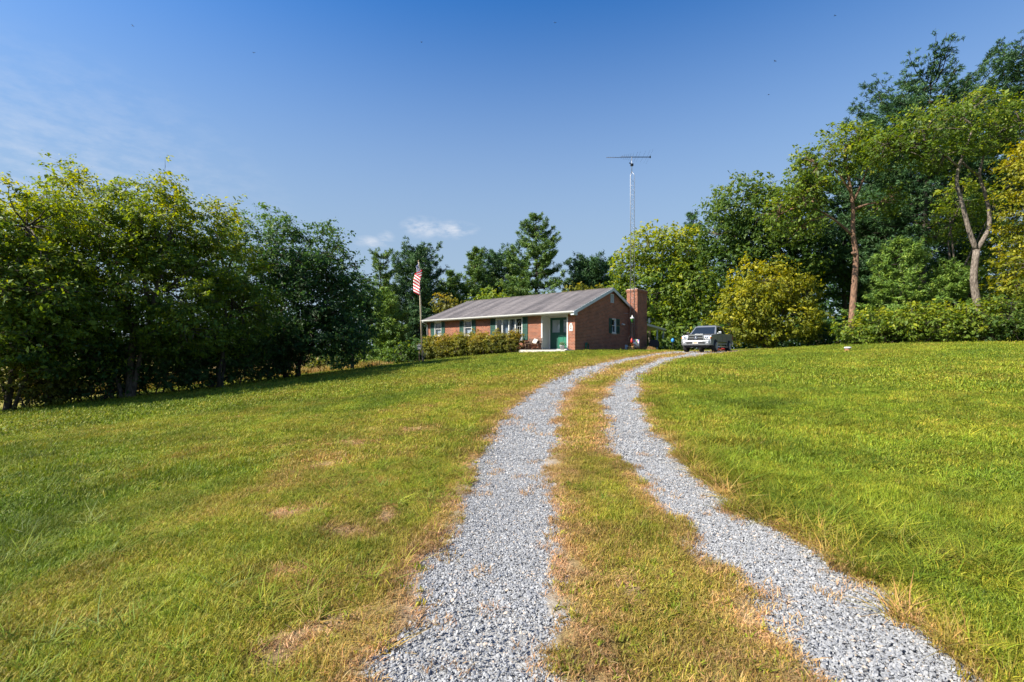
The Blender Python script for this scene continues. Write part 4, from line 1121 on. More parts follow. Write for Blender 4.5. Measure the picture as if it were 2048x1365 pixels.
# hood scoop and cowl
mb = MB(); mb.prism([(-.30, 0), (.30, 0), (.24, .055), (-.24, .055)], lambda q: (q[0], -2.05, 1.085 + q[1]), lambda q: (q[0] * 1.15, -1.45, 1.135 + q[1] * .4)); mb.build('hood_scoop', M['paint'], body, .01)
mb = MB(); mb.b2((-.80, -1.40, 1.145), (.80, -1.24, 1.165)); mb.build('cowl', M['black'], body)
mb = MB(); mb.b2((-.82, -2.40, 1.072), (.82, -2.34, 1.10)); mb.build('hood_deflector', M['black'], body, .008)
# grille
mb = MB(); mb.prism([(-.47, .76), (.47, .76), (.40, 1.02), (-.40, 1.02)], lambda q: (q[0], -2.655, q[1]), lambda q: (q[0], -2.50, q[1])); gr_ = mb.build('grille', M['black'], truck)
mb = MB()
ring = [(-.50, .75), (-.43, 1.045), (.43, 1.045), (.50, .75)]
for (p0, q0), (p1, q1) in zip(ring[:-1], ring[1:]): mb.bar((p0, -2.665, q0), (p1, -2.665, q1), .055, .05)
mb.b2((-.44, -2.675, .875), (.44, -2.656, .905))
mb.build('grille_surround', M['chrome'], gr_)
mb = MB()
def oval(cx_, cz_, ra, rb_, w_, y_): mb.tube([(cx_ + ra * math.cos(t * math.pi / 10), y_, cz_ + rb_ * math.sin(t * math.pi / 10)) for t in range(21)], w_, 5, False)
oval(0, .89, .105, .07, .013, -2.69); oval(0, .905, .06, .032, .009, -2.69); oval(0, .89, .03, .065, .009, -2.69)
tag(mb.build('emblem', M['chrome'], gr_), 'chrome oval emblem on the grille')
for s_ in (-1, 1):
    mb = MB(); mb.prism([(.53, .78), (.865, .80), (.865, .95), (.78, 1.0), (.48, 1.01)], lambda q: (s_ * q[0], -2.645, q[1]), lambda q: (s_ * q[0], -2.45, q[1])); h_ = mb.build('headlight', M['lamp_lens'], truck, .01)
    mb = MB(); mb.prism([(.835, .83), (.885, .84), (.885, .93), (.835, .96)], lambda q: (s_ * q[0], -2.652, q[1]), lambda q: (s_ * (q[0] + .015), -2.36, q[1])); mb.build('turn_signal', M['amber'], h_)
    mb = MB(); mb.lathe([(.085, -2.655), (.085, -2.648)], (s_ * .64, 0, .90), 14, 'Y'); mb.build('reflector', M['chrome'], h_)
# bumper
mb = MB()
bp_ = [(-.93, -2.32), (-.93, -2.52), (-.80, -2.70), (-.4, -2.74), (.4, -2.74), (.80, -2.70), (.93, -2.52), (.93, -2.32)]
mb.prism(bp_, lambda q: (q[0], q[1], .42), lambda q: (q[0], q[1], .735)); bu = mb.build('front_bumper', M['paint'], truck, .06)
for (q0, q1) in ((-.55, -.19), (.19, .55)):
    mb = MB(); mb.b2((q0, -2.752, .53), (q1, -2.73, .625)); mb.build('air_slot', M['black'], bu)
for s_ in (-1, 1):
    mb = MB(); mb.lathe([(.045, -2.722), (.05, -2.70)], (s_ * .70, 0, .58), 12, 'Y'); mb.build('fog_light', M['lamp_lens'], bu)
mb = MB(); mb.b2((-.155, -2.765, .505), (.155, -2.742, .655)); lp = mb.build('licence_plate', M['plate'], bu)
mb = MB(); mb.b2((-.11, -2.77, .55), (.11, -2.7655, .60)); mb.build('plate_band', M['amber'], lp)
mb = MB(); mb.b2((-.72, -2.52, .30), (.72, -2.30, .42)); mb.build('skid_plate', M['black'], truck)
mb = MB(); mb.b2((-.93, 2.56, .5), (.93, 2.74, .66)); mb.build('rear_bumper', M['chrome'], truck, .02)
mb = MB(); mb.b2((-.55, -1.4, .28), (.55, 2.3, .44)); mb.build('chassis', M['black'], truck)
# flares, sills, mirrors, handles, side details
for s_ in (-1, 1):
    for cy in AX:
        mb = MB(); o1 = arch(cy, .445, .40, 12); o2 = arch(cy, .55, .44, 12)
        k = len(o1); vs = []
        for (y1, z1), (y2, z2) in zip(o1, o2): vs += [(s_ * .89, y1, z1), (s_ * .925, y1, z1), (s_ * .92, (y1 + y2) / 2, (z1 + z2) / 2), (s_ * .893, y2, z2)]
        fs = []
        for i in range(k - 1):
            for j in range(3): fs.append((i * 4 + j, i * 4 + j + 1, i * 4 + j + 5, i * 4 + j + 4))
        mb.add(vs, fs, True); mb.build('fender_flare', M['paint'], body)
    mb = MB(); mb.b2((s_ * .90 - .02, -1.1, .60), (s_ * .90 + .02, .98, .66)); mb.build('side_moulding', M['chrome'], body)
    mb = MB(); mb.tube([(s_ * .93, -1.2, .36), (s_ * .98, -1.05, .34), (s_ * .98, .85, .34), (s_ * .93, 1.0, .36)], .04, 8); mb.build('running_board', M['chrome'], truck)
    mb = MB(); mb.b2((min(s_ * .90, s_ * 1.10), -1.02, 1.17), (max(s_ * .90, s_ * 1.08), -.92, 1.31)); mb.b2((min(s_ * .8, s_ * .9), -.99, 1.18), (max(s_ * .8, s_ * .9), -.93, 1.22)); mb.build('side_mirror', M['black'] if s_ < 0 else M['paint'], truck, .03)
    for yy in (-.15, .80):
        mb = MB(); mb.b2((s_ * .91 - .02, yy - .1, 1.0), (s_ * .91 + .02, yy + .08, 1.035)); mb.build('door_handle', M['paint'], body)
    for yy in (-1.18, -.02, 1.0):
        mb = MB(); mb.b2((s_ * .896 - .004, yy - .008, .52), (s_ * .896 + .004, yy + .008, 1.12)); mb.build('door_gap', M['black'], body)
    mb = MB(); mb.b2((s_ * .89 - .02, 2.50, .85), (s_ * .89 + .012, 2.60, 1.12)); mb.build('tail_light', M['red'], truck)
mb = MB(); mb.b2((-.80, 1.12, 1.198), (.80, 2.46, 1.212)); mb.build('bed_cover', M['black'], truck)
# wheels
for cy in AX:
    for s_ in (-1, 1):
        mb = MB(); w_ = .125
        mb.lathe([(.23, -w_), (.33, -w_), (.375, -w_ * .85), (WR, -w_ * .5), (WR, w_ * .5), (.375, w_ * .85), (.33, w_), (.23, w_)], (s_ * .86, cy, WR), 28, 'X'); wh = mb.build('wheel', M['tyre'], truck)
        mb = MB()
        mb.lathe([(.235, .0), (.235, .02), (.20, .02), (.19, -.03)] if s_ > 0 else [(.235, 0), (.235, -.02), (.20, -.02), (.19, .03)], (s_ * .86 + s_ * w_, cy, WR), 24, 'X')
        mb.lathe([(.055, -.03), (.055, .012), (.03, .02)] if s_ > 0 else [(.055, .03), (.055, -.012), (.03, -.02)], (s_ * .86 + s_ * w_, cy, WR), 12, 'X')
        for k in range(6):
            t_ = k * math.pi / 3; ce = Vector((s_ * (.86 + w_), cy, WR))
            mb.bar(ce + Vector((0, .04 * math.cos(t_), .04 * math.sin(t_))), ce + Vector((0, .21 * math.cos(t_), .21 * math.sin(t_))), .03, .055)
        mb.build('rim', M['rim'], wh)
# ------------------------------------------------------------------ flagpole and flag
b0 = on_ground(845, 29.4); tp = at_px(837, 524, 29.4)
fp = empty('flagpole', b0, 0, 'thin weathered flagpole on the lawn left of the house', 'flagpole')
d_ = tp - b0
mb = MB(); mb.tube([(0, 0, -.1), d_ * .5, d_], [.04, .034, .024], 10); mb.build('pole', M['polewood'], fp)
mb = MB(); mb.lathe([(.02, -.05), (.045, 0), (.02, .05)], d_ + Vector((0, 0, .05)), 10); mb.build('finial', M['wood'], fp)
mb = MB(); mb.tube([d_ * .99 + Vector((.04, -.03, 0)), d_ * .5 + Vector((.06, -.04, 0)), d_ * .2 + Vector((.05, -.04, 0))], .006, 4); mb.build('halyard', M['cream'], fp)
# limp flag: a along the fly, b down the hoist
m, n, l, p = nt('flag_cloth')
uvn = n.new('ShaderNodeUVMap'); sx = n.new('ShaderNodeSeparateXYZ'); l.new(uvn.outputs[0], sx.inputs[0])
def fm(op, a, b=None):
    k = n.new('ShaderNodeMath'); k.operation = op
    for i, v in enumerate((a, b)):
        if v is None: continue
        if isinstance(v, (int, float)): k.inputs[i].default_value = v
        else: l.new(v, k.inputs[i])
    return k.outputs[0]
stripe = fm('LESS_THAN', fm('MODULO', fm('MULTIPLY', sx.outputs[1], 6.5), 1.0), .5)
canton = fm('MULTIPLY', fm('LESS_THAN', sx.outputs[0], .4), fm('LESS_THAN', sx.outputs[1], .538))
su = fm('SUBTRACT', fm('FRACT', fm('MULTIPLY', sx.outputs[0], 15)), .5); sv_ = fm('SUBTRACT', fm('FRACT', fm('MULTIPLY', sx.outputs[1], 9.3)), .5)
star = fm('LESS_THAN', fm('ADD', fm('MULTIPLY', su, su), fm('MULTIPLY', sv_, sv_)), .085)
m1 = n.new('ShaderNodeMix'); m1.data_type = 'RGBA'; m1.inputs['A'].default_value = (.75, .73, .70, 1); m1.inputs['B'].default_value = (.50, .008, .02, 1); l.new(stripe, m1.inputs['Factor'])
m2 = n.new('ShaderNodeMix'); m2.data_type = 'RGBA'; m2.inputs['A'].default_value = (.02, .035, .16, 1); m2.inputs['B'].default_value = (.7, .7, .7, 1); l.new(star, m2.inputs['Factor'])
m3 = n.new('ShaderNodeMix'); m3.data_type = 'RGBA'; l.new(canton, m3.inputs['Factor']); l.new(m1.outputs['Result'], m3.inputs['A']); l.new(m2.outputs['Result'], m3.inputs['B'])
l.new(m3.outputs['Result'], p.inputs['Base Color']); p.inputs['Roughness'].default_value = .85
na, nb_ = 40, 26
vs, uv, fs = [], [], []
for i in range(na + 1):
    for j in range(nb_ + 1):
        a, b = i / na, j / nb_
        ax_ = a * 1.5
        ph = a * 3.6 + .15 * math.sin(b * 5)                          # the fly folds back and forth as it droops
        tri = abs((ph + .35) % 2 - 1) * 2 - 1
        x = -.02 + .22 * tri * min(1, .35 + a * 2) + .06 * math.sin(b * 4 + a * 3)
        y = -.06 - a * .22 - .03 * math.sin(b * 9 + a * 7)
        z = -.08 - b * 1.15 - a * .98 - .05 * math.sin(ph * 1.5)
        vs.append((x, y, z)); uv.append((a, b))
for i in range(na):
    for j in range(nb_):
        q = i * (nb_ + 1) + j; fs.append((q, q + 1, q + nb_ + 2, q + nb_ + 1))
me = bpy.data.meshes.new('flag'); me.from_pydata(vs, [], fs)
uvl = me.uv_layers.new(name='UVMap')
for lp_ in me.loops: uvl.data[lp_.index].uv = uv[lp_.vertex_index]
me.polygons.foreach_set('use_smooth', [True] * len(me.polygons))
fl = link_mesh('flag', me, m); fl.location = tp
so = fl.modifiers.new('thick', 'SOLIDIFY'); so.thickness = .004
tag(fl, 'stars and stripes flag hanging limp from the pole', 'flag')
# garden post with vine and birdhouse beside the flagpole
g_ = on_ground(838.5, 29.0)
t = empty('birdhouse_post', g_, 0, 'short wooden post with a small birdhouse at the flagpole foot', 'birdhouse')
mb = MB(); mb.tube([(0, 0, -.1), (.01, 0, .6), (0, 0, 1.22)], .035, 8); mb.build('post', M['wood'], t)
mb = MB(); mb.b2((-.1, -.1, .86), (.1, .1, 1.06)); mb.prism([(-.13, 1.06), (.13, 1.06), (0, 1.2)], lambda q: (q[0], -.13, q[1]), lambda q: (q[0], .13, q[1])); mb.build('box', M['cream'], t)
g_ = on_ground(848, 28.9)
t = empty('driftwood_stick', g_, 0, 'twisted bare stick standing at the flagpole foot', 'stick')
mb = MB(); mb.tube([(0, 0, -.05), (-.05, 0, .2), (-.11, .02, .4), (-.04, 0, .62), (-.07, 0, .8)], [.035, .045, .04, .035, .02], 7); mb.tube([(-.05, 0, .2), (.08, 0, .45), (.06, .02, .62)], [.03, .025, .012], 6); mb.build('stem', M['bark_pale'], t)

# ------------------------------------------------------------------ antenna tower
tb = hw(.50, 7.42); tb.z = float(gh(tb.x, tb.y))
TH = EYE + (703 - 352) / FPX * tb.y - tb.z
tw = empty('antenna_tower', tb, R(14), 'tall thin triangular lattice antenna tower beside the chimney', 'antenna tower')
legs = [Vector((math.cos(R(a)) * .20, math.sin(R(a)) * .20, 0)) for a in (90, 210, 330)]
for q in legs:
    mb = MB(); mb.tube([q + Vector((0, 0, -.1)), q + Vector((0, 0, TH)), Vector((0, 0, TH + .35))], .017, 6); mb.build('leg', M['steel'], tw)
mb = MB(); k = .25; j = 0
while k < TH - .3:
    for i in range(3):
        a, b = legs[i], legs[(i + 1) % 3]
        if j % 2: a, b = b, a
        mb.tube([a + Vector((0, 0, k)), b + Vector((0, 0, k + .36))], .0075, 4)
    k += .36; j += 1
mb.build('lattice', M['steel'], tw)
mb = MB(); mb.tube([(0, 0, TH + .2), (0, 0, TH + 1.45)], .022, 7); mast = mb.build('mast', M['steel'], tw)
mb = MB(); mb.b2((-.08, -.08, TH + .75), (.10, .08, TH + .92)); mb.build('rotor', M['iron'], mast)
mb = MB(); ca, sa = math.cos(R(-14)), math.sin(R(-14))
zb = TH + 1.40
def bp3(x, y, z=0): return Vector((x * ca - y * sa, x * sa + y * ca, zb + z))
mb.tube([bp3(-1.95, 0), bp3(1.42, 0)], .018, 6); mb.tube([bp3(-.85, 0, .07), bp3(1.42, 0, .07)], .012, 6); mb.b2(bp3(1.38, -.03, -.05), bp3(1.44, .03, .12))
boom = mb.build('boom', M['iron'], mast)
els = [(-1.9 + .13 * i, .14) for i in range(9)] + [(-.75, .35), (-.6, .5), (-.45, .55), (-.3, .62), (-.15, .7), (.05, .8), (.3, .95), (.5, 1.05), (.85, 1.2), (1.15, 1.35), (1.35, 1.45)]
for i, (q, h_) in enumerate(els):
    mb = MB(); mb.tube([bp3(q - h_ * .10, -h_, .04 * (i > 8) - h_ * .02), bp3(q, 0, .03), bp3(q + h_ * .10, h_, .04 * (i > 8) + h_ * .02)], .006 if h_ < 1 else .004, 4); mb.build('element', M['iron'], boom)
mb = MB(); mb.tube([bp3(0, 0, -.05), bp3(-.16, 0, -.42)], .008, 4); mb.b2(bp3(-.2, -.03, -.47), bp3(-.08, .03, -.40)); mb.build('bracket', M['iron'], mast)
mb = MB(); mb.tube([Vector((-.2, .12, 2.9)), Vector((-.55, .15, 2.9))], .015, 5); mb.build('wall_bracket', M['steel'], tw)

# ------------------------------------------------------------------ lamp post, planter and the things round it
def ground_at(px, Y): return on_ground(px, Y)
g_ = ground_at(1264.5, 33.0)
t = empty('lamp_post', g_, 0, 'black lamp post with white capped lantern standing in the barrel planter', 'lamp')
mb = MB(); mb.lathe([(.06, 0), (.06, .3), (.035, .4), (.032, 1.9), (.05, 1.95), (.03, 2.0)], (0, 0, 0), 10); mb.build('post', M['iron'], t)
mb = MB(); mb.lathe([(.06, 2.0), (.12, 2.28), (.12, 2.29)], (0, 0, 0), 8); lt = mb.build('lantern_glass', M['lampglass'], t)
mb = MB()
for k in range(6): a = k * math.pi / 3; mb.tube([(math.cos(a) * .065, math.sin(a) * .065, 2.0), (math.cos(a) * .125, math.sin(a) * .125, 2.29)], .008, 4)
mb.build('lantern_frame', M['iron'], t)
mb = MB(); mb.lathe([(.155, 2.29), (.15, 2.32), (.07, 2.40), (.04, 2.42), (.03, 2.48), (.012, 2.54)], (0, 0, 0), 12); mb.build('lantern_cap', M['white'], t)
g2 = ground_at(1262.5, 32.9)
t = empty('barrel_planter', g2, 0, 'half barrel planter banded yellow and brown at the lamp post foot', 'planter')
mb = MB(); mb.lathe([(.17, -.04), (.205, .1), (.22, .22), (.21, .36), (.18, .36), (.18, .30)], (0, 0, 0), 18); mb.build('tub', M['barrel'], t)
for z in (.08, .26): mb = MB(); mb.lathe([(.215 if z > .1 else .205, z), (.225 if z > .1 else .212, z + .04)], (0, 0, 0), 18); mb.build('hoop', M['slat'], t)
N_ = 160; C = RNG.normal(size=(N_, 3)) * np.array((.11, .11, .07)) + np.array((0, 0, .42))
leaf_mesh('flowers', C, RNG.normal(size=(N_, 3)) + np.array((0, 0, .5)), .07, .04, np.where(RNG.random((N_, 1)) < .35, np.array((.5, .12, .05)), np.array((.05, .12, .02))), M['leaf'], t)
g3 = ground_at(1259.5, 32.6)
t = empty('shepherd_hook', g3, 0, 'curved iron garden hook holding a red feeder beside the lamp post', 'garden hook')
mb = MB(); mb.tube([(-.06, 0, -.1), (-.1, 0, .4), (-.12, 0, .75), (-.03, 0, 1.02), (.09, 0, 1.12), (.16, 0, 1.02)], .009, 5); mb.build('hook', M['iron'], t)
mb = MB(); mb.lathe([(.02, .55), (.075, .6), (.09, .72), (.06, .84), (.02, .9)], (.14, 0, 0), 10); mb.tube([(.14, 0, .9), (.16, 0, 1.03)], .005, 4); mb.build('feeder', M['red'], t)
# garden banner with coloured print
m, n, l, p = nt('banner_print'); tc = n.new('ShaderNodeTexCoord'); v_ = n.new('ShaderNodeTexVoronoi'); v_.inputs['Scale'].default_value = 9; l.new(tc.outputs['Object'], v_.inputs['Vector'])
rp = n.new('ShaderNodeValToRGB'); rp.color_ramp.interpolation = 'CONSTANT'; e = rp.color_ramp.elements
e[0].color = (.72, .72, .70, 1); e[1].position = .55; e[1].color = (.16, .34, .16, 1); x_ = e.new(.7); x_.color = (.15, .30, .62, 1); x_ = e.new(.84); x_.color = (.6, .2, .28, 1)
sp = n.new('ShaderNodeSeparateColor'); l.new(v_.outputs['Color'], sp.inputs[0]); l.new(sp.outputs[0], rp.inputs[0]); l.new(rp.outputs[0], p.inputs['Base Color']); p.inputs['Roughness'].default_value = .8
g4 = ground_at(1272.5, 33.4)
t = empty('garden_banner', g4, R(-8), 'small white garden banner with coloured print right of the lamp post', 'banner')
mb = MB(); mb.tube([(-.24, 0, -.1), (-.24, 0, .86), (.22, 0, .86)], .009, 5); mb.build('stand', M['iron'], t)
mb = MB(); vs = []
for i in range(9):
    for j in range(2): vs.append((-.21 + .42 * i / 8, .02 * math.sin(i * 1.1), .26 + .58 * j))
mb.add(vs, [(2 * i, 2 * i + 2, 2 * i + 3, 2 * i + 1) for i in range(8)], True); o = mb.build('cloth', m, t); o.modifiers.new('thick', 'SOLIDIFY').thickness = .006
# dry grass mound
g5 = ground_at(1298, 34.2)
t = empty('straw_mound', g5, 0, 'low mound of dry tan straw at the driveway side near the chimney', 'mound')
mb = MB(); vs, fs = [], []
for i in range(9):
    for k in range(20):
        r_ = i / 8; a = k * math.pi / 10
        vs.append((r_ * .62 * math.cos(a), r_ * .5 * math.sin(a), .30 * (1 - r_ ** 2.2) * (1 + .25 * math.sin(k * 2.3 + i)) - .03))
for i in range(8):
    for k in range(20): fs.append((i * 20 + k, i * 20 + (k + 1) % 20, i * 20 + 20 + (k + 1) % 20, i * 20 + 20 + k))
mb.add(vs, fs, True); mb.build('heap', M['wood'], t)
N_ = 900; a = RNG.random(N_) * 6.283; r_ = np.sqrt(RNG.random(N_)); C = np.stack([r_ * .62 * np.cos(a), r_ * .5 * np.sin(a), .30 * (1 - r_ ** 2.2) + .03 * RNG.random(N_)], 1)
o = leaf_mesh('straw', C, RNG.normal(size=(N_, 3)) + np.array((0, 0, .8)), .2, .025, np.array((.36, .24, .09)) * (.6 + .8 * RNG.random((N_, 1))), M['leaf'], t); o['kind'] = 'stuff'
# covered grill
g6 = ground_at(1308.5, 36.5)
t = empty('covered_grill', g6, R(-20), 'barbecue grill under a black cover below the patio roof', 'grill')
mb = MB(); prof_ = [(-.38, .35), (-.40, .62), (-.33, .80), (-.18, .90), (.18, .90), (.33, .80), (.40, .62), (.38, .35)]
mb.prism(prof_, lambda q: (q[0], -.26, q[1]), lambda q: (q[0], .26, q[1])); mb.build('cover', M['canvas'], t, .05)
for s_ in (-1, 1):
    for q in (-.18, .18): mb = MB(); mb.tube([(s_ * .3, q, -.05), (s_ * .28, q, .4)], .02, 6); mb.build('leg', M['iron'], t)
mb = MB(); mb.b2((-.3, -.18, .14), (.3, .18, .17)); mb.build('shelf', M['iron'], t)
# well pipe on the right lawn
g7 = on_ground(1695.5, 23.1)
t = empty('well_pipe', g7, 0, 'short brown pipe with pale cap standing in the right lawn', 'pipe')
mb = MB(); mb.lathe([(.125, -.1), (.125, .14), (.118, .16)], (0, 0, 0), 18); mb.build('casing', M['clay'], t)
mb = MB(); mb.lathe([(.118, .155), (.15, .16), (.155, .20), (.14, .23), (.05, .24)], (0, 0, 0), 18); mb.build('cap', M['white'], t)
# red and blue bits by the pickup
g8 = on_ground(1441, 36.0)
t = empty('red_sled', g8, R(20), 'flat red plastic sled lying on the ground behind the pickup', 'sled')
mb = MB(); vs, fs = [], []
for i in range(9):
    for j in range(5):
        x = -.55 + 1.1 * i / 8; y = -.28 + .56 * j / 4
        vs.append((x, y, .03 + .16 * abs(j / 2 - 1) ** 3 + (.20 * ((i - 6) / 2) ** 2 if i > 6 else 0)))
for i in range(8):
    for j in range(4): q = i * 5 + j; fs.append((q, q + 5, q + 6, q + 1))
mb.add(vs, fs, True); o = mb.build('hull', M['red'], t); o.modifiers.new('thick', 'SOLIDIFY').thickness = .015
mb = MB(); mb.tube([(.5, -.2, .2), (.75, 0, .06), (.5, .2, .2)], .012, 5); mb.build('rope', M['cream'], t)
g9 = on_ground(1345.5, 36.2)
t = empty('garden_ornament', g9, 0, 'small blue ornament on a stake left of the pickup', 'ornament')
mb = MB(); mb.tube([(0, 0, -.1), (0, 0, .72)], .012, 5); mb.build('stake', M['iron'], t)
mb = MB(); mb.lathe([(.02, .68), (.10, .74), (.13, .85), (.10, .96), (.02, 1.02)], (0, 0, 0), 14); mb.build('globe', M['blue'], t)
# flower pot by the entry
t = empty('flower_pot', hw(-.80, -.28, .095), HROT, 'grey flower pot with pale flowers on the porch beside the brick pier', 'flower pot')
mb = MB(); mb.lathe([(.12, 0), (.17, .24), (.185, .25), (.185, .29), (.16, .29), (.155, .25)], (0, 0, 0), 16); mb.build('pot', M['pot'], t)
N_ = 220; C = RNG.normal(size=(N_, 3)) * np.array((.10, .10, .07)) + np.array((0, 0, .38))
leaf_mesh('flowers', C, RNG.normal(size=(N_, 3)) + np.array((0, 0, .5)), .06, .04, np.where(RNG.random((N_, 1)) < .3, np.array((.5, .5, .35)), np.array((.05, .11, .02))), M['leaf'], t)
# bench on the porch
t = empty('porch_bench', hw(-3.05, -.42, .095), HROT, 'wooden slat bench with iron legs against the brick wall on the porch', 'bench')
for s_ in (-.52, .52):
    mb = MB()
    mb.tube([(s_, -.28, 0), (s_, -.20, .22), (s_, -.24, .40)], .018, 6); mb.tube([(s_, .24, 0), (s_, .14, .22), (s_, .18, .40), (s_, .26, .82)], .018, 6)
    mb.tube([(s_, -.24, .40), (s_, .18, .40)], .016, 6); mb.tube([(s_, .22, .60), (s_, -.05, .62), (s_, -.26, .60), (s_, -.28, .52), (s_, -.24, .40)], .016, 6); mb.tube([(s_, -.22, .16), (s_, .18, .16)], .012, 6)
    mb.build('iron_end', M['wood'] if s_ < 0 else M['iron'], t)
for q in (-.2, -.1, 0, .1): mb = MB(); mb.b2((-.56, q - .04, .415), (.56, q + .04, .44)); mb.build('seat_slat', M['slat'], t)
for i, z in enumerate((.52, .63, .74)): mb = MB(); mb.box((0, .20 + .025 * i, z), (1.12, .025, .085), Matrix.Rotation(R(-14), 3, 'X')); mb.build('back_slat', M['slat'], t)
mb = MB(); mb.box((.12, .06, .58), (.38, .10, .34), Matrix.Rotation(R(-28), 3, 'X') @ Matrix.Rotation(R(18), 3, 'Y')); o = mb.build('cushion', M['cream'], None, .04)
o.matrix_world = Matrix.Translation(hw(-3.05, -.42, .095)) @ Matrix.Rotation(HROT, 4, 'Z'); tag(o, 'pale cushion leaning on the porch bench', 'cushion')
# coiled hose on the gable wall
t = empty('garden_hose', hw(.06, 1.30, hground(0, 1.3)), HROT, 'green garden hose coiled against the shaded gable wall', 'hose')
mb = MB(); pts = []
for i in range(97):
    a = i * math.pi / 8; pts.append((.03 + .05 * math.sin(i * .9) ** 2 + .01 * (i // 16), (.20 - .006 * (i // 16)) * math.sin(a), .30 + (.27 - .01 * (i // 16)) * math.cos(a)))
mb.tube(pts, .016, 6); mb.build('coil', M['hose'], t)
mb = MB(); mb.b2((-.055, -.04, .42), (.08, .04, .50)); mb.build('hanger', M['iron'], t)
# swallows high in the sky
for i, (px, py, Y, rz, rl, lab) in enumerate(((1550, 123, 34, 20, 12, 'dark bird near the top of the right woods, upper of two'), (1537, 190, 38, 60, -20, 'dark bird near the right woods, lower of two'), (1670, 32, 40, 10, 8, 'small bird at the upper right sky'), (843, 85, 40, -30, 15, 'small bird in the upper middle of the sky'), (508, 106, 40, 40, -15, 'small bird in the upper left sky'), (1110, 46, 42, 0, 10, 'small bird near the top centre of the sky'), (265, 52, 40, 70, 20, 'small bird at the top left of the sky'))):
    t = empty('bird', at_px(px, py, Y), R(rz), lab, 'bird', 'birds in the sky'); t.rotation_euler = (0, R(rl), R(rz)); t.scale = (.8,) * 3
    mb = MB(); mb.tube([(0, -.09, 0), (0, -.05, .005), (0, .02, 0), (0, .10, 0)], [.008, .022, .02, .004], 8); mb.build('body', M['iron'], t)
    for s_ in (-1, 1):
        mb = MB(); mb.add([(0, -.04, .01), (s_ * .09, -.05, .05), (s_ * .19, .03, .03), (s_ * .08, .005, .05), (0, .03, .01), (0, -.04, 0), (s_ * .09, -.05, .045), (s_ * .19, .03, .027), (s_ * .08, .005, .045), (0, .03, 0)], [(0, 1, 3, 4), (1, 2, 3), (9, 8, 6, 5), (8, 7, 6), (0, 5, 6, 1), (1, 6, 7, 2), (2, 7, 8, 3), (3, 8, 9, 4)]); mb.build('wing', M['iron'], t)
    mb = MB(); mb.add([(0, .09, 0), (-.03, .15, 0), (0, .13, .004), (.03, .15, 0)], [(0, 1, 2), (0, 2, 3)]); mb.build('tail', M['iron'], t)
# ------------------------------------------------------------------ grass and gravel (stuff nobody could count)
def blade_mat(name, trans=.3):
    m, n, l, p = nt(name)
    at_ = n.new('ShaderNodeAttribute'); at_.attribute_type = 'INSTANCER'; at_.attribute_name = 'tint'
    a2 = n.new('ShaderNodeAttribute'); a2.attribute_name = 'shade'
    mx = n.new('ShaderNodeMix'); mx.data_type = 'RGBA'; mx.blend_type = 'MULTIPLY'; mx.inputs['Factor'].default_value = 1
    l.new(at_.outputs['Color'], mx.inputs['A']); l.new(a2.outputs['Color'], mx.inputs['B'])
    l.new(mx.outputs['Result'], p.inputs['Base Color']); p.inputs['Roughness'].default_value = .6; p.inputs['Specular IOR Level'].default_value = .3
    if trans:
        tr = n.new('ShaderNodeBsdfTranslucent'); l.new(mx.outputs['Result'], tr.inputs[0])
        ms = n.new('ShaderNodeMixShader'); ms.inputs[0].default_value = trans
        l.new(p.outputs[0], ms.inputs[1]); l.new(tr.outputs[0], ms.inputs[2]); l.new(ms.outputs[0], n['Material Output'].inputs[0])
    return m


GRASS_M, STONE_M = blade_mat('grass_blade', .3), blade_mat('gravel_stone', 0)


def src_mesh(name, vs, fs, cols, mat_, coll):
    me_ = bpy.data.meshes.new(name); me_.from_pydata(vs, [], fs)
    at_ = me_.attributes.new('shade', 'FLOAT_COLOR', 'POINT')
    at_.data.foreach_set('color', np.array(cols, np.float32).ravel())
    me_.materials.append(mat_)
    coll.objects.link(bpy.data.objects.new(name, me_))


def clumps(name, n_var, blades, rad, h0, h1, w, lean):
    c = bpy.data.collections.new(name)
    for k in range(n_var):
        vs, fs, cs = [], [], []
        for b in range(blades):
            r_, a = rad * math.sqrt(random.random()), random.uniform(0, 6.283)
            x, y = r_ * math.cos(a), r_ * math.sin(a); h = random.uniform(h0, h1); d = random.uniform(0, 6.283)
            le = random.uniform(.15, lean) * h; ww = w * random.uniform(.7, 1.3); t = d + 1.57 + random.uniform(-.5, .5)
            wx, wy = math.cos(t) * ww / 2, math.sin(t) * ww / 2; lx, ly = math.cos(d) * le, math.sin(d) * le
            q = len(vs)
            vs += [(x - wx, y - wy, -.015), (x + wx, y + wy, -.015), (x + lx * .4 + wx * .8, y + ly * .4 + wy * .8, h * .6), (x + lx * .4 - wx * .8, y + ly * .4 - wy * .8, h * .6), (x + lx, y + ly, h)]
            fs += [(q, q + 1, q + 2, q + 3), (q + 3, q + 2, q + 4)]
            g = random.uniform(.65, 1.35); yel = random.uniform(.85, 1.2)
            cs += [(g * yel, g, g * .9, 1)] * 5
        src_mesh(name, vs, fs, cs, GRASS_M, c)
    return c


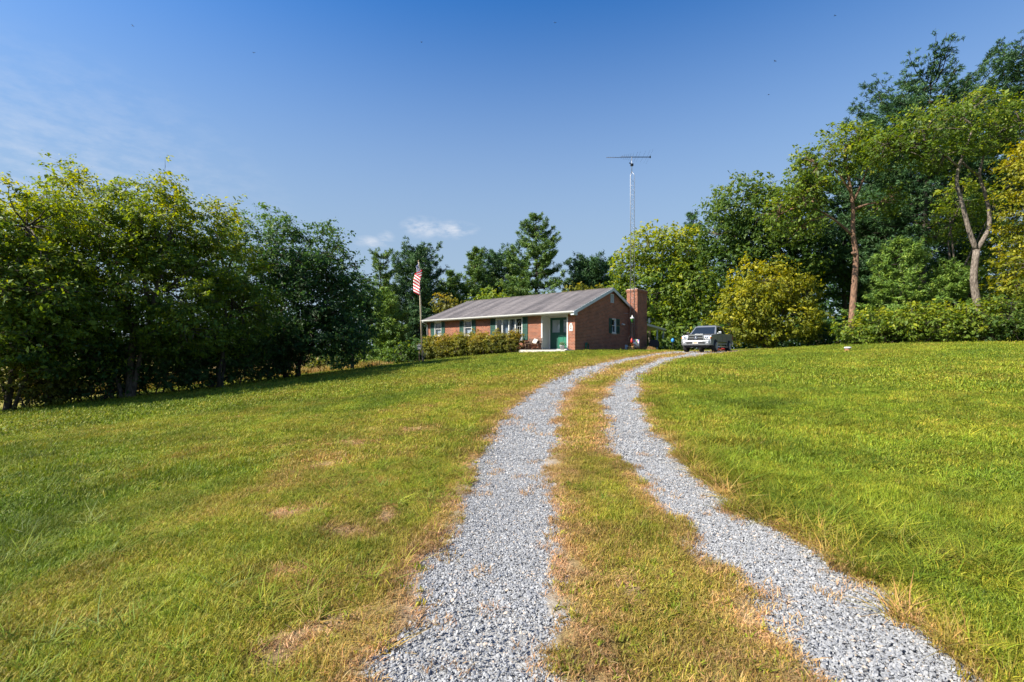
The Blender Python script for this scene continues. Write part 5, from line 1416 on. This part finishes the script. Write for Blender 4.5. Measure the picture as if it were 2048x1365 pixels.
def scatter(name, coll, P, rot, scl, tint, var, label, cat):
    me_ = bpy.data.meshes.new(name); me_.vertices.add(len(P)); me_.vertices.foreach_set('co', P.astype(np.float32).ravel())
    for nm, ty, key, arr in (('rot', 'FLOAT_VECTOR', 'vector', rot), ('scl', 'FLOAT_VECTOR', 'vector', scl), ('tint', 'FLOAT_COLOR', 'color', np.c_[tint, np.ones(len(P))])):
        at_ = me_.attributes.new(nm, ty, 'POINT'); at_.data.foreach_set(key, arr.astype(np.float32).ravel())
    at_ = me_.attributes.new('var', 'INT', 'POINT'); at_.data.foreach_set('value', var.astype(np.int32))
    o_ = link_mesh(name, me_, None)
    ng = bpy.data.node_groups.new(name, 'GeometryNodeTree')
    ng.interface.new_socket('Geometry', in_out='INPUT', socket_type='NodeSocketGeometry'); ng.interface.new_socket('Geometry', in_out='OUTPUT', socket_type='NodeSocketGeometry')
    N, Lk = ng.nodes, ng.links
    gi, go = N.new('NodeGroupInput'), N.new('NodeGroupOutput')
    ci = N.new('GeometryNodeCollectionInfo'); ci.inputs['Collection'].default_value = coll; ci.inputs['Separate Children'].default_value = True; ci.inputs['Reset Children'].default_value = True
    ip = N.new('GeometryNodeInstanceOnPoints'); ip.inputs['Pick Instance'].default_value = True
    def na_(nm, ty):
        k = N.new('GeometryNodeInputNamedAttribute'); k.data_type = ty; k.inputs['Name'].default_value = nm; return k.outputs['Attribute']
    er = N.new('FunctionNodeEulerToRotation'); Lk.new(na_('rot', 'FLOAT_VECTOR'), er.inputs[0])
    Lk.new(gi.outputs[0], ip.inputs['Points']); Lk.new(ci.outputs[0], ip.inputs['Instance']); Lk.new(na_('var', 'INT'), ip.inputs['Instance Index'])
    Lk.new(er.outputs[0], ip.inputs['Rotation']); Lk.new(na_('scl', 'FLOAT_VECTOR'), ip.inputs['Scale']); Lk.new(ip.outputs[0], go.inputs[0])
    md = o_.modifiers.new('scatter', 'NODES'); md.node_group = ng
    return tag(o_, label, cat, kind='stuff')


def sector(r0, r1, dens, half=58, back=0):
    n_ = int((r1 * r1 - r0 * r0) * R(half) * dens)
    r_ = np.sqrt(RNG.uniform(r0 * r0, r1 * r1, n_)); a = RNG.uniform(-R(half), R(half), n_)
    return r_ * np.sin(a), r_ * np.cos(a)


HINV = HM.inverted()


def in_house(x, y):
    lx = HINV[0][0] * x + HINV[0][1] * y + HINV[0][3]; ly = HINV[1][0] * x + HINV[1][1] * y + HINV[1][3]
    return ((lx > -14.6) & (lx < .1) & (ly > -.05) & (ly < 15.5)) | ((lx > -3.8) & (lx < 0) & (ly > -1.2) & (ly < 0)) | ((lx > 0) & (lx < .8) & (ly > 7.8) & (ly < 9.7))


def grass_tint(x, y, d):
    """green to olive to straw by dryness"""
    n_ = len(x); f = np.clip(d + RNG.normal(0, .10, n_), 0, 1)
    st = [(0, (.115, .185, .013)), (.22, (.205, .265, .018)), (.42, (.30, .30, .028)), (.62, (.36, .27, .06)), (.82, (.46, .28, .12)), (1, (.52, .33, .19))]
    xs_ = [s_[0] for s_ in st]
    c = np.stack([np.interp(f, xs_, [s_[1][k] for s_ in st]) for k in range(3)], 1)
    mot = .56 + .70 * fbm(x, y, .8, 301)[:, None] + .35 * (vnoise(x, y, .25, 305)[:, None] - .5)      # clumps of darker and paler grass
    return c * mot * (.75 + .5 * RNG.random((n_, 1)))


def lawn(name, coll, nvar, r0, r1, dens, base, hscale, label, tuft=.35):
    x, y = sector(r0, r1, dens)
    k = y > .6
    x, y = x[k], y[k]
    s_ = track_sd(x, y); d = dryness(x, y)
    keep = (s_ > .0) | (RNG.random(len(x)) < .010 + .45 * np.exp(np.minimum(s_, 0) / .05) * (fbm(x, y, .4, 71) > .5))
    keep &= ~in_house(x, y)
    keep &= ~((x < -17.5) & (y < 40)) & ~((y > 34) & (x < -9))
    keep &= (RNG.random(len(x)) > np.clip((d - .72) * 2.2, 0, .6))
    keep &= (y < 31) | (x > -9)
    x, y, d, s_ = x[keep], y[keep], d[keep], s_[keep]
    n_ = len(x)
    tall = fbm(x, y, .9, 41)
    hs = hscale * (.55 + 1.25 * np.clip(tall - .25, 0, 1)) * (1.05 - .6 * np.clip(d, 0, 1))
    hs = np.where(RNG.random(n_) < tuft * np.clip(tall - .5, 0, 1), hs * 1.8, hs)
    wd = base * (.8 + .4 * RNG.random(n_))
    rot = np.stack([RNG.normal(0, .16, n_), RNG.normal(0, .16, n_), RNG.random(n_) * 6.283], 1)
    P = np.stack([x, y, gh(x, y) - .004], 1)
    d = np.where(s_ < 0, .95, d)
    return scatter(name, coll, P, rot, np.stack([wd, wd, hs], 1), grass_tint(x, y, d), RNG.integers(0, nvar, n_), label, 'grass')


G1 = clumps('grass_clump', 10, 34, .07, .016, .058, .0040, 1.5)
G2 = clumps('grass_clump_wide', 6, 40, .15, .022, .066, .0075, 1.3)
G3 = clumps('grass_clump_far', 5, 44, .34, .03, .07, .016, 1.1)
G4 = clumps('grass_tuft_long', 6, 26, .06, .09, .22, .0055, 1.9)
G5 = clumps('weed_rosette', 5, 14, .035, .012, .03, .010, 2.4)
lawn('lawn_grass', G1, 10, .9, 6.5, 760, 1.0, 1.0, 'mown lawn grass close to the camera')
lawn('lawn_grass', G2, 6, 6.5, 14, 230, 1.0, 1.0, 'mown lawn grass in the middle distance')
lawn('lawn_grass', G3, 5, 14, 40, 60, 1.0, .95, 'mown lawn grass up to the house and trees')
# longer coarse tufts beside the tracks and weeds through the lawn
def tufts(name, coll, nvar, n0, sig, box, label, dry0, flat=1.0):
    x = RNG.uniform(box[0], box[1], n0); y = RNG.uniform(box[2], box[3], n0)
    s_ = track_sd(x, y); pat = fbm(x, y, .8, 91)
    k = (s_ > .0) & (RNG.random(n0) < np.exp(-np.maximum(s_, 0) / sig) * np.clip((pat - .36) * 4, 0, 1))
    x, y = x[k], y[k]; n_ = len(x); d = np.clip(dryness(x, y) * .6 + dry0, 0, 1)
    rot = np.stack([RNG.normal(0, .25, n_), RNG.normal(0, .25, n_), RNG.random(n_) * 6.283], 1); sc = .6 + .6 * RNG.random((n_, 1))
    scatter(name, coll, np.stack([x, y, gh(x, y) - .004], 1), rot, np.repeat(sc, 3, 1) * np.array((1, 1, flat)), grass_tint(x, y, d), RNG.integers(0, nvar, n_), label, 'grass')


tufts('grass_tufts', G4, 6, 9000, .45, (1.9, 6.5, 1.2, 7), 'long coarse grass leaning beside the right wheel track', .16, .5)
tufts('grass_tufts', G4, 6, 3500, 3.0, (-8, -.3, 1.2, 9), 'scattered longer grass tufts in the left lawn', -.05, .3)
tufts('grass_tufts', G4, 6, 9000, 6.0, (2.2, 12, 1.5, 11), 'scattered coarse grass tufts in the right lawn', -.02, .30)
tufts('weeds', G5, 5, 22000, 4.0, (-9, 9, 1.2, 12), 'low broadleaf weeds mixed into the lawn', -.12)
# hay field beyond the left trees
HY_ = clumps('hay_clump', 4, 40, .4, .2, .55, .03, .6)
x = RNG.uniform(-45, -4, 16000); y = RNG.uniform(24, 75, 16000)
k = (y > 33 - np.minimum(x + 9, 0) * .35 * 0) & (x < -9.5 - (y - 34) * .02) | ((x < -18) & (y > 14))
x, y = x[k], y[k]; n_ = len(x)
scatter('hay_grass', HY_, np.stack([x, y, gh(x, y)], 1), np.stack([x * 0, x * 0, RNG.random(n_) * 6.28], 1), np.full((n_, 3), 1.0) * (.6 + .8 * RNG.random((n_, 1))), grass_tint(x, y, np.clip(.62 + .25 * (fbm(x, y, 5, 8) - .5), 0, 1)), RNG.integers(0, 4, n_), 'tall dry hay grass in the field beyond the trees', 'grass')

# stones
SC = bpy.data.collections.new('gravel_stones')
for k in range(7):
    bm = bmesh.new(); bmesh.ops.create_icosphere(bm, subdivisions=1, radius=1)
    fl_ = random.uniform(.25, .5); el = random.uniform(.55, .95)
    for v_ in bm.verts:
        v_.co *= random.uniform(.72, 1.15); v_.co.z *= fl_; v_.co.y *= el
    vs = [tuple(v_.co) for v_ in bm.verts]; fs = [tuple(v_.index for v_ in f_.verts) for f_ in bm.faces]; bm.free()
    src_mesh('stone', vs, fs, [(1, 1, 1, 1)] * len(vs), STONE_M, SC)


def stones(name, r0, r1, dens, s0, s1, label):
    x, y = sector(r0, r1, dens, 50)
    s_ = track_sd(x, y)
    keep = (s_ < .02 + np.abs(RNG.normal(0, .06, len(x)))) & (y > .8)
    x, y = x[keep], y[keep]; n_ = len(x)
    thin = RNG.random(n_) < .02 + 1.75 * fbm(x, y, .6, 17)             # worn spots show the fines
    x, y = x[thin], y[thin]; n_ = len(x)
    sz = RNG.uniform(s0, s1, n_) * np.where(RNG.random(n_) < .07, 1.7, 1)
    rot = np.stack([RNG.normal(0, .5, n_), RNG.normal(0, .5, n_), RNG.random(n_) * 6.28], 1)
    P = np.stack([x, y, gh(x, y) - .012 + sz * .25 * RNG.random(n_)], 1)
    v_ = RNG.beta(2.0, 2.6, n_)[:, None]
    wear = (fbm(x, y, .8, 77)[:, None] - .5) * .25
    t_ = (np.array((.155, .162, .175)) + (np.array((.41, .41, .405)) - np.array((.155, .162, .175))) * np.clip(v_ + wear, 0, 1))
    t_ = np.where(RNG.random((n_, 1)) < .04, np.array((.45, .36, .28)), t_)
    return scatter(name, SC, P, rot, np.stack([sz, sz, sz], 1), t_, RNG.integers(0, 7, n_), label, 'gravel')


stones('gravel', .9, 6, 15000, .0035, .0105, 'bluish grey crushed stone in the near wheel tracks')
stones('gravel', 6, 14, 4500, .006, .015, 'bluish grey crushed stone in the wheel tracks farther up')
stones('gravel', 14, 42, 800, .015, .032, 'bluish grey crushed stone in the wheel tracks by the house')
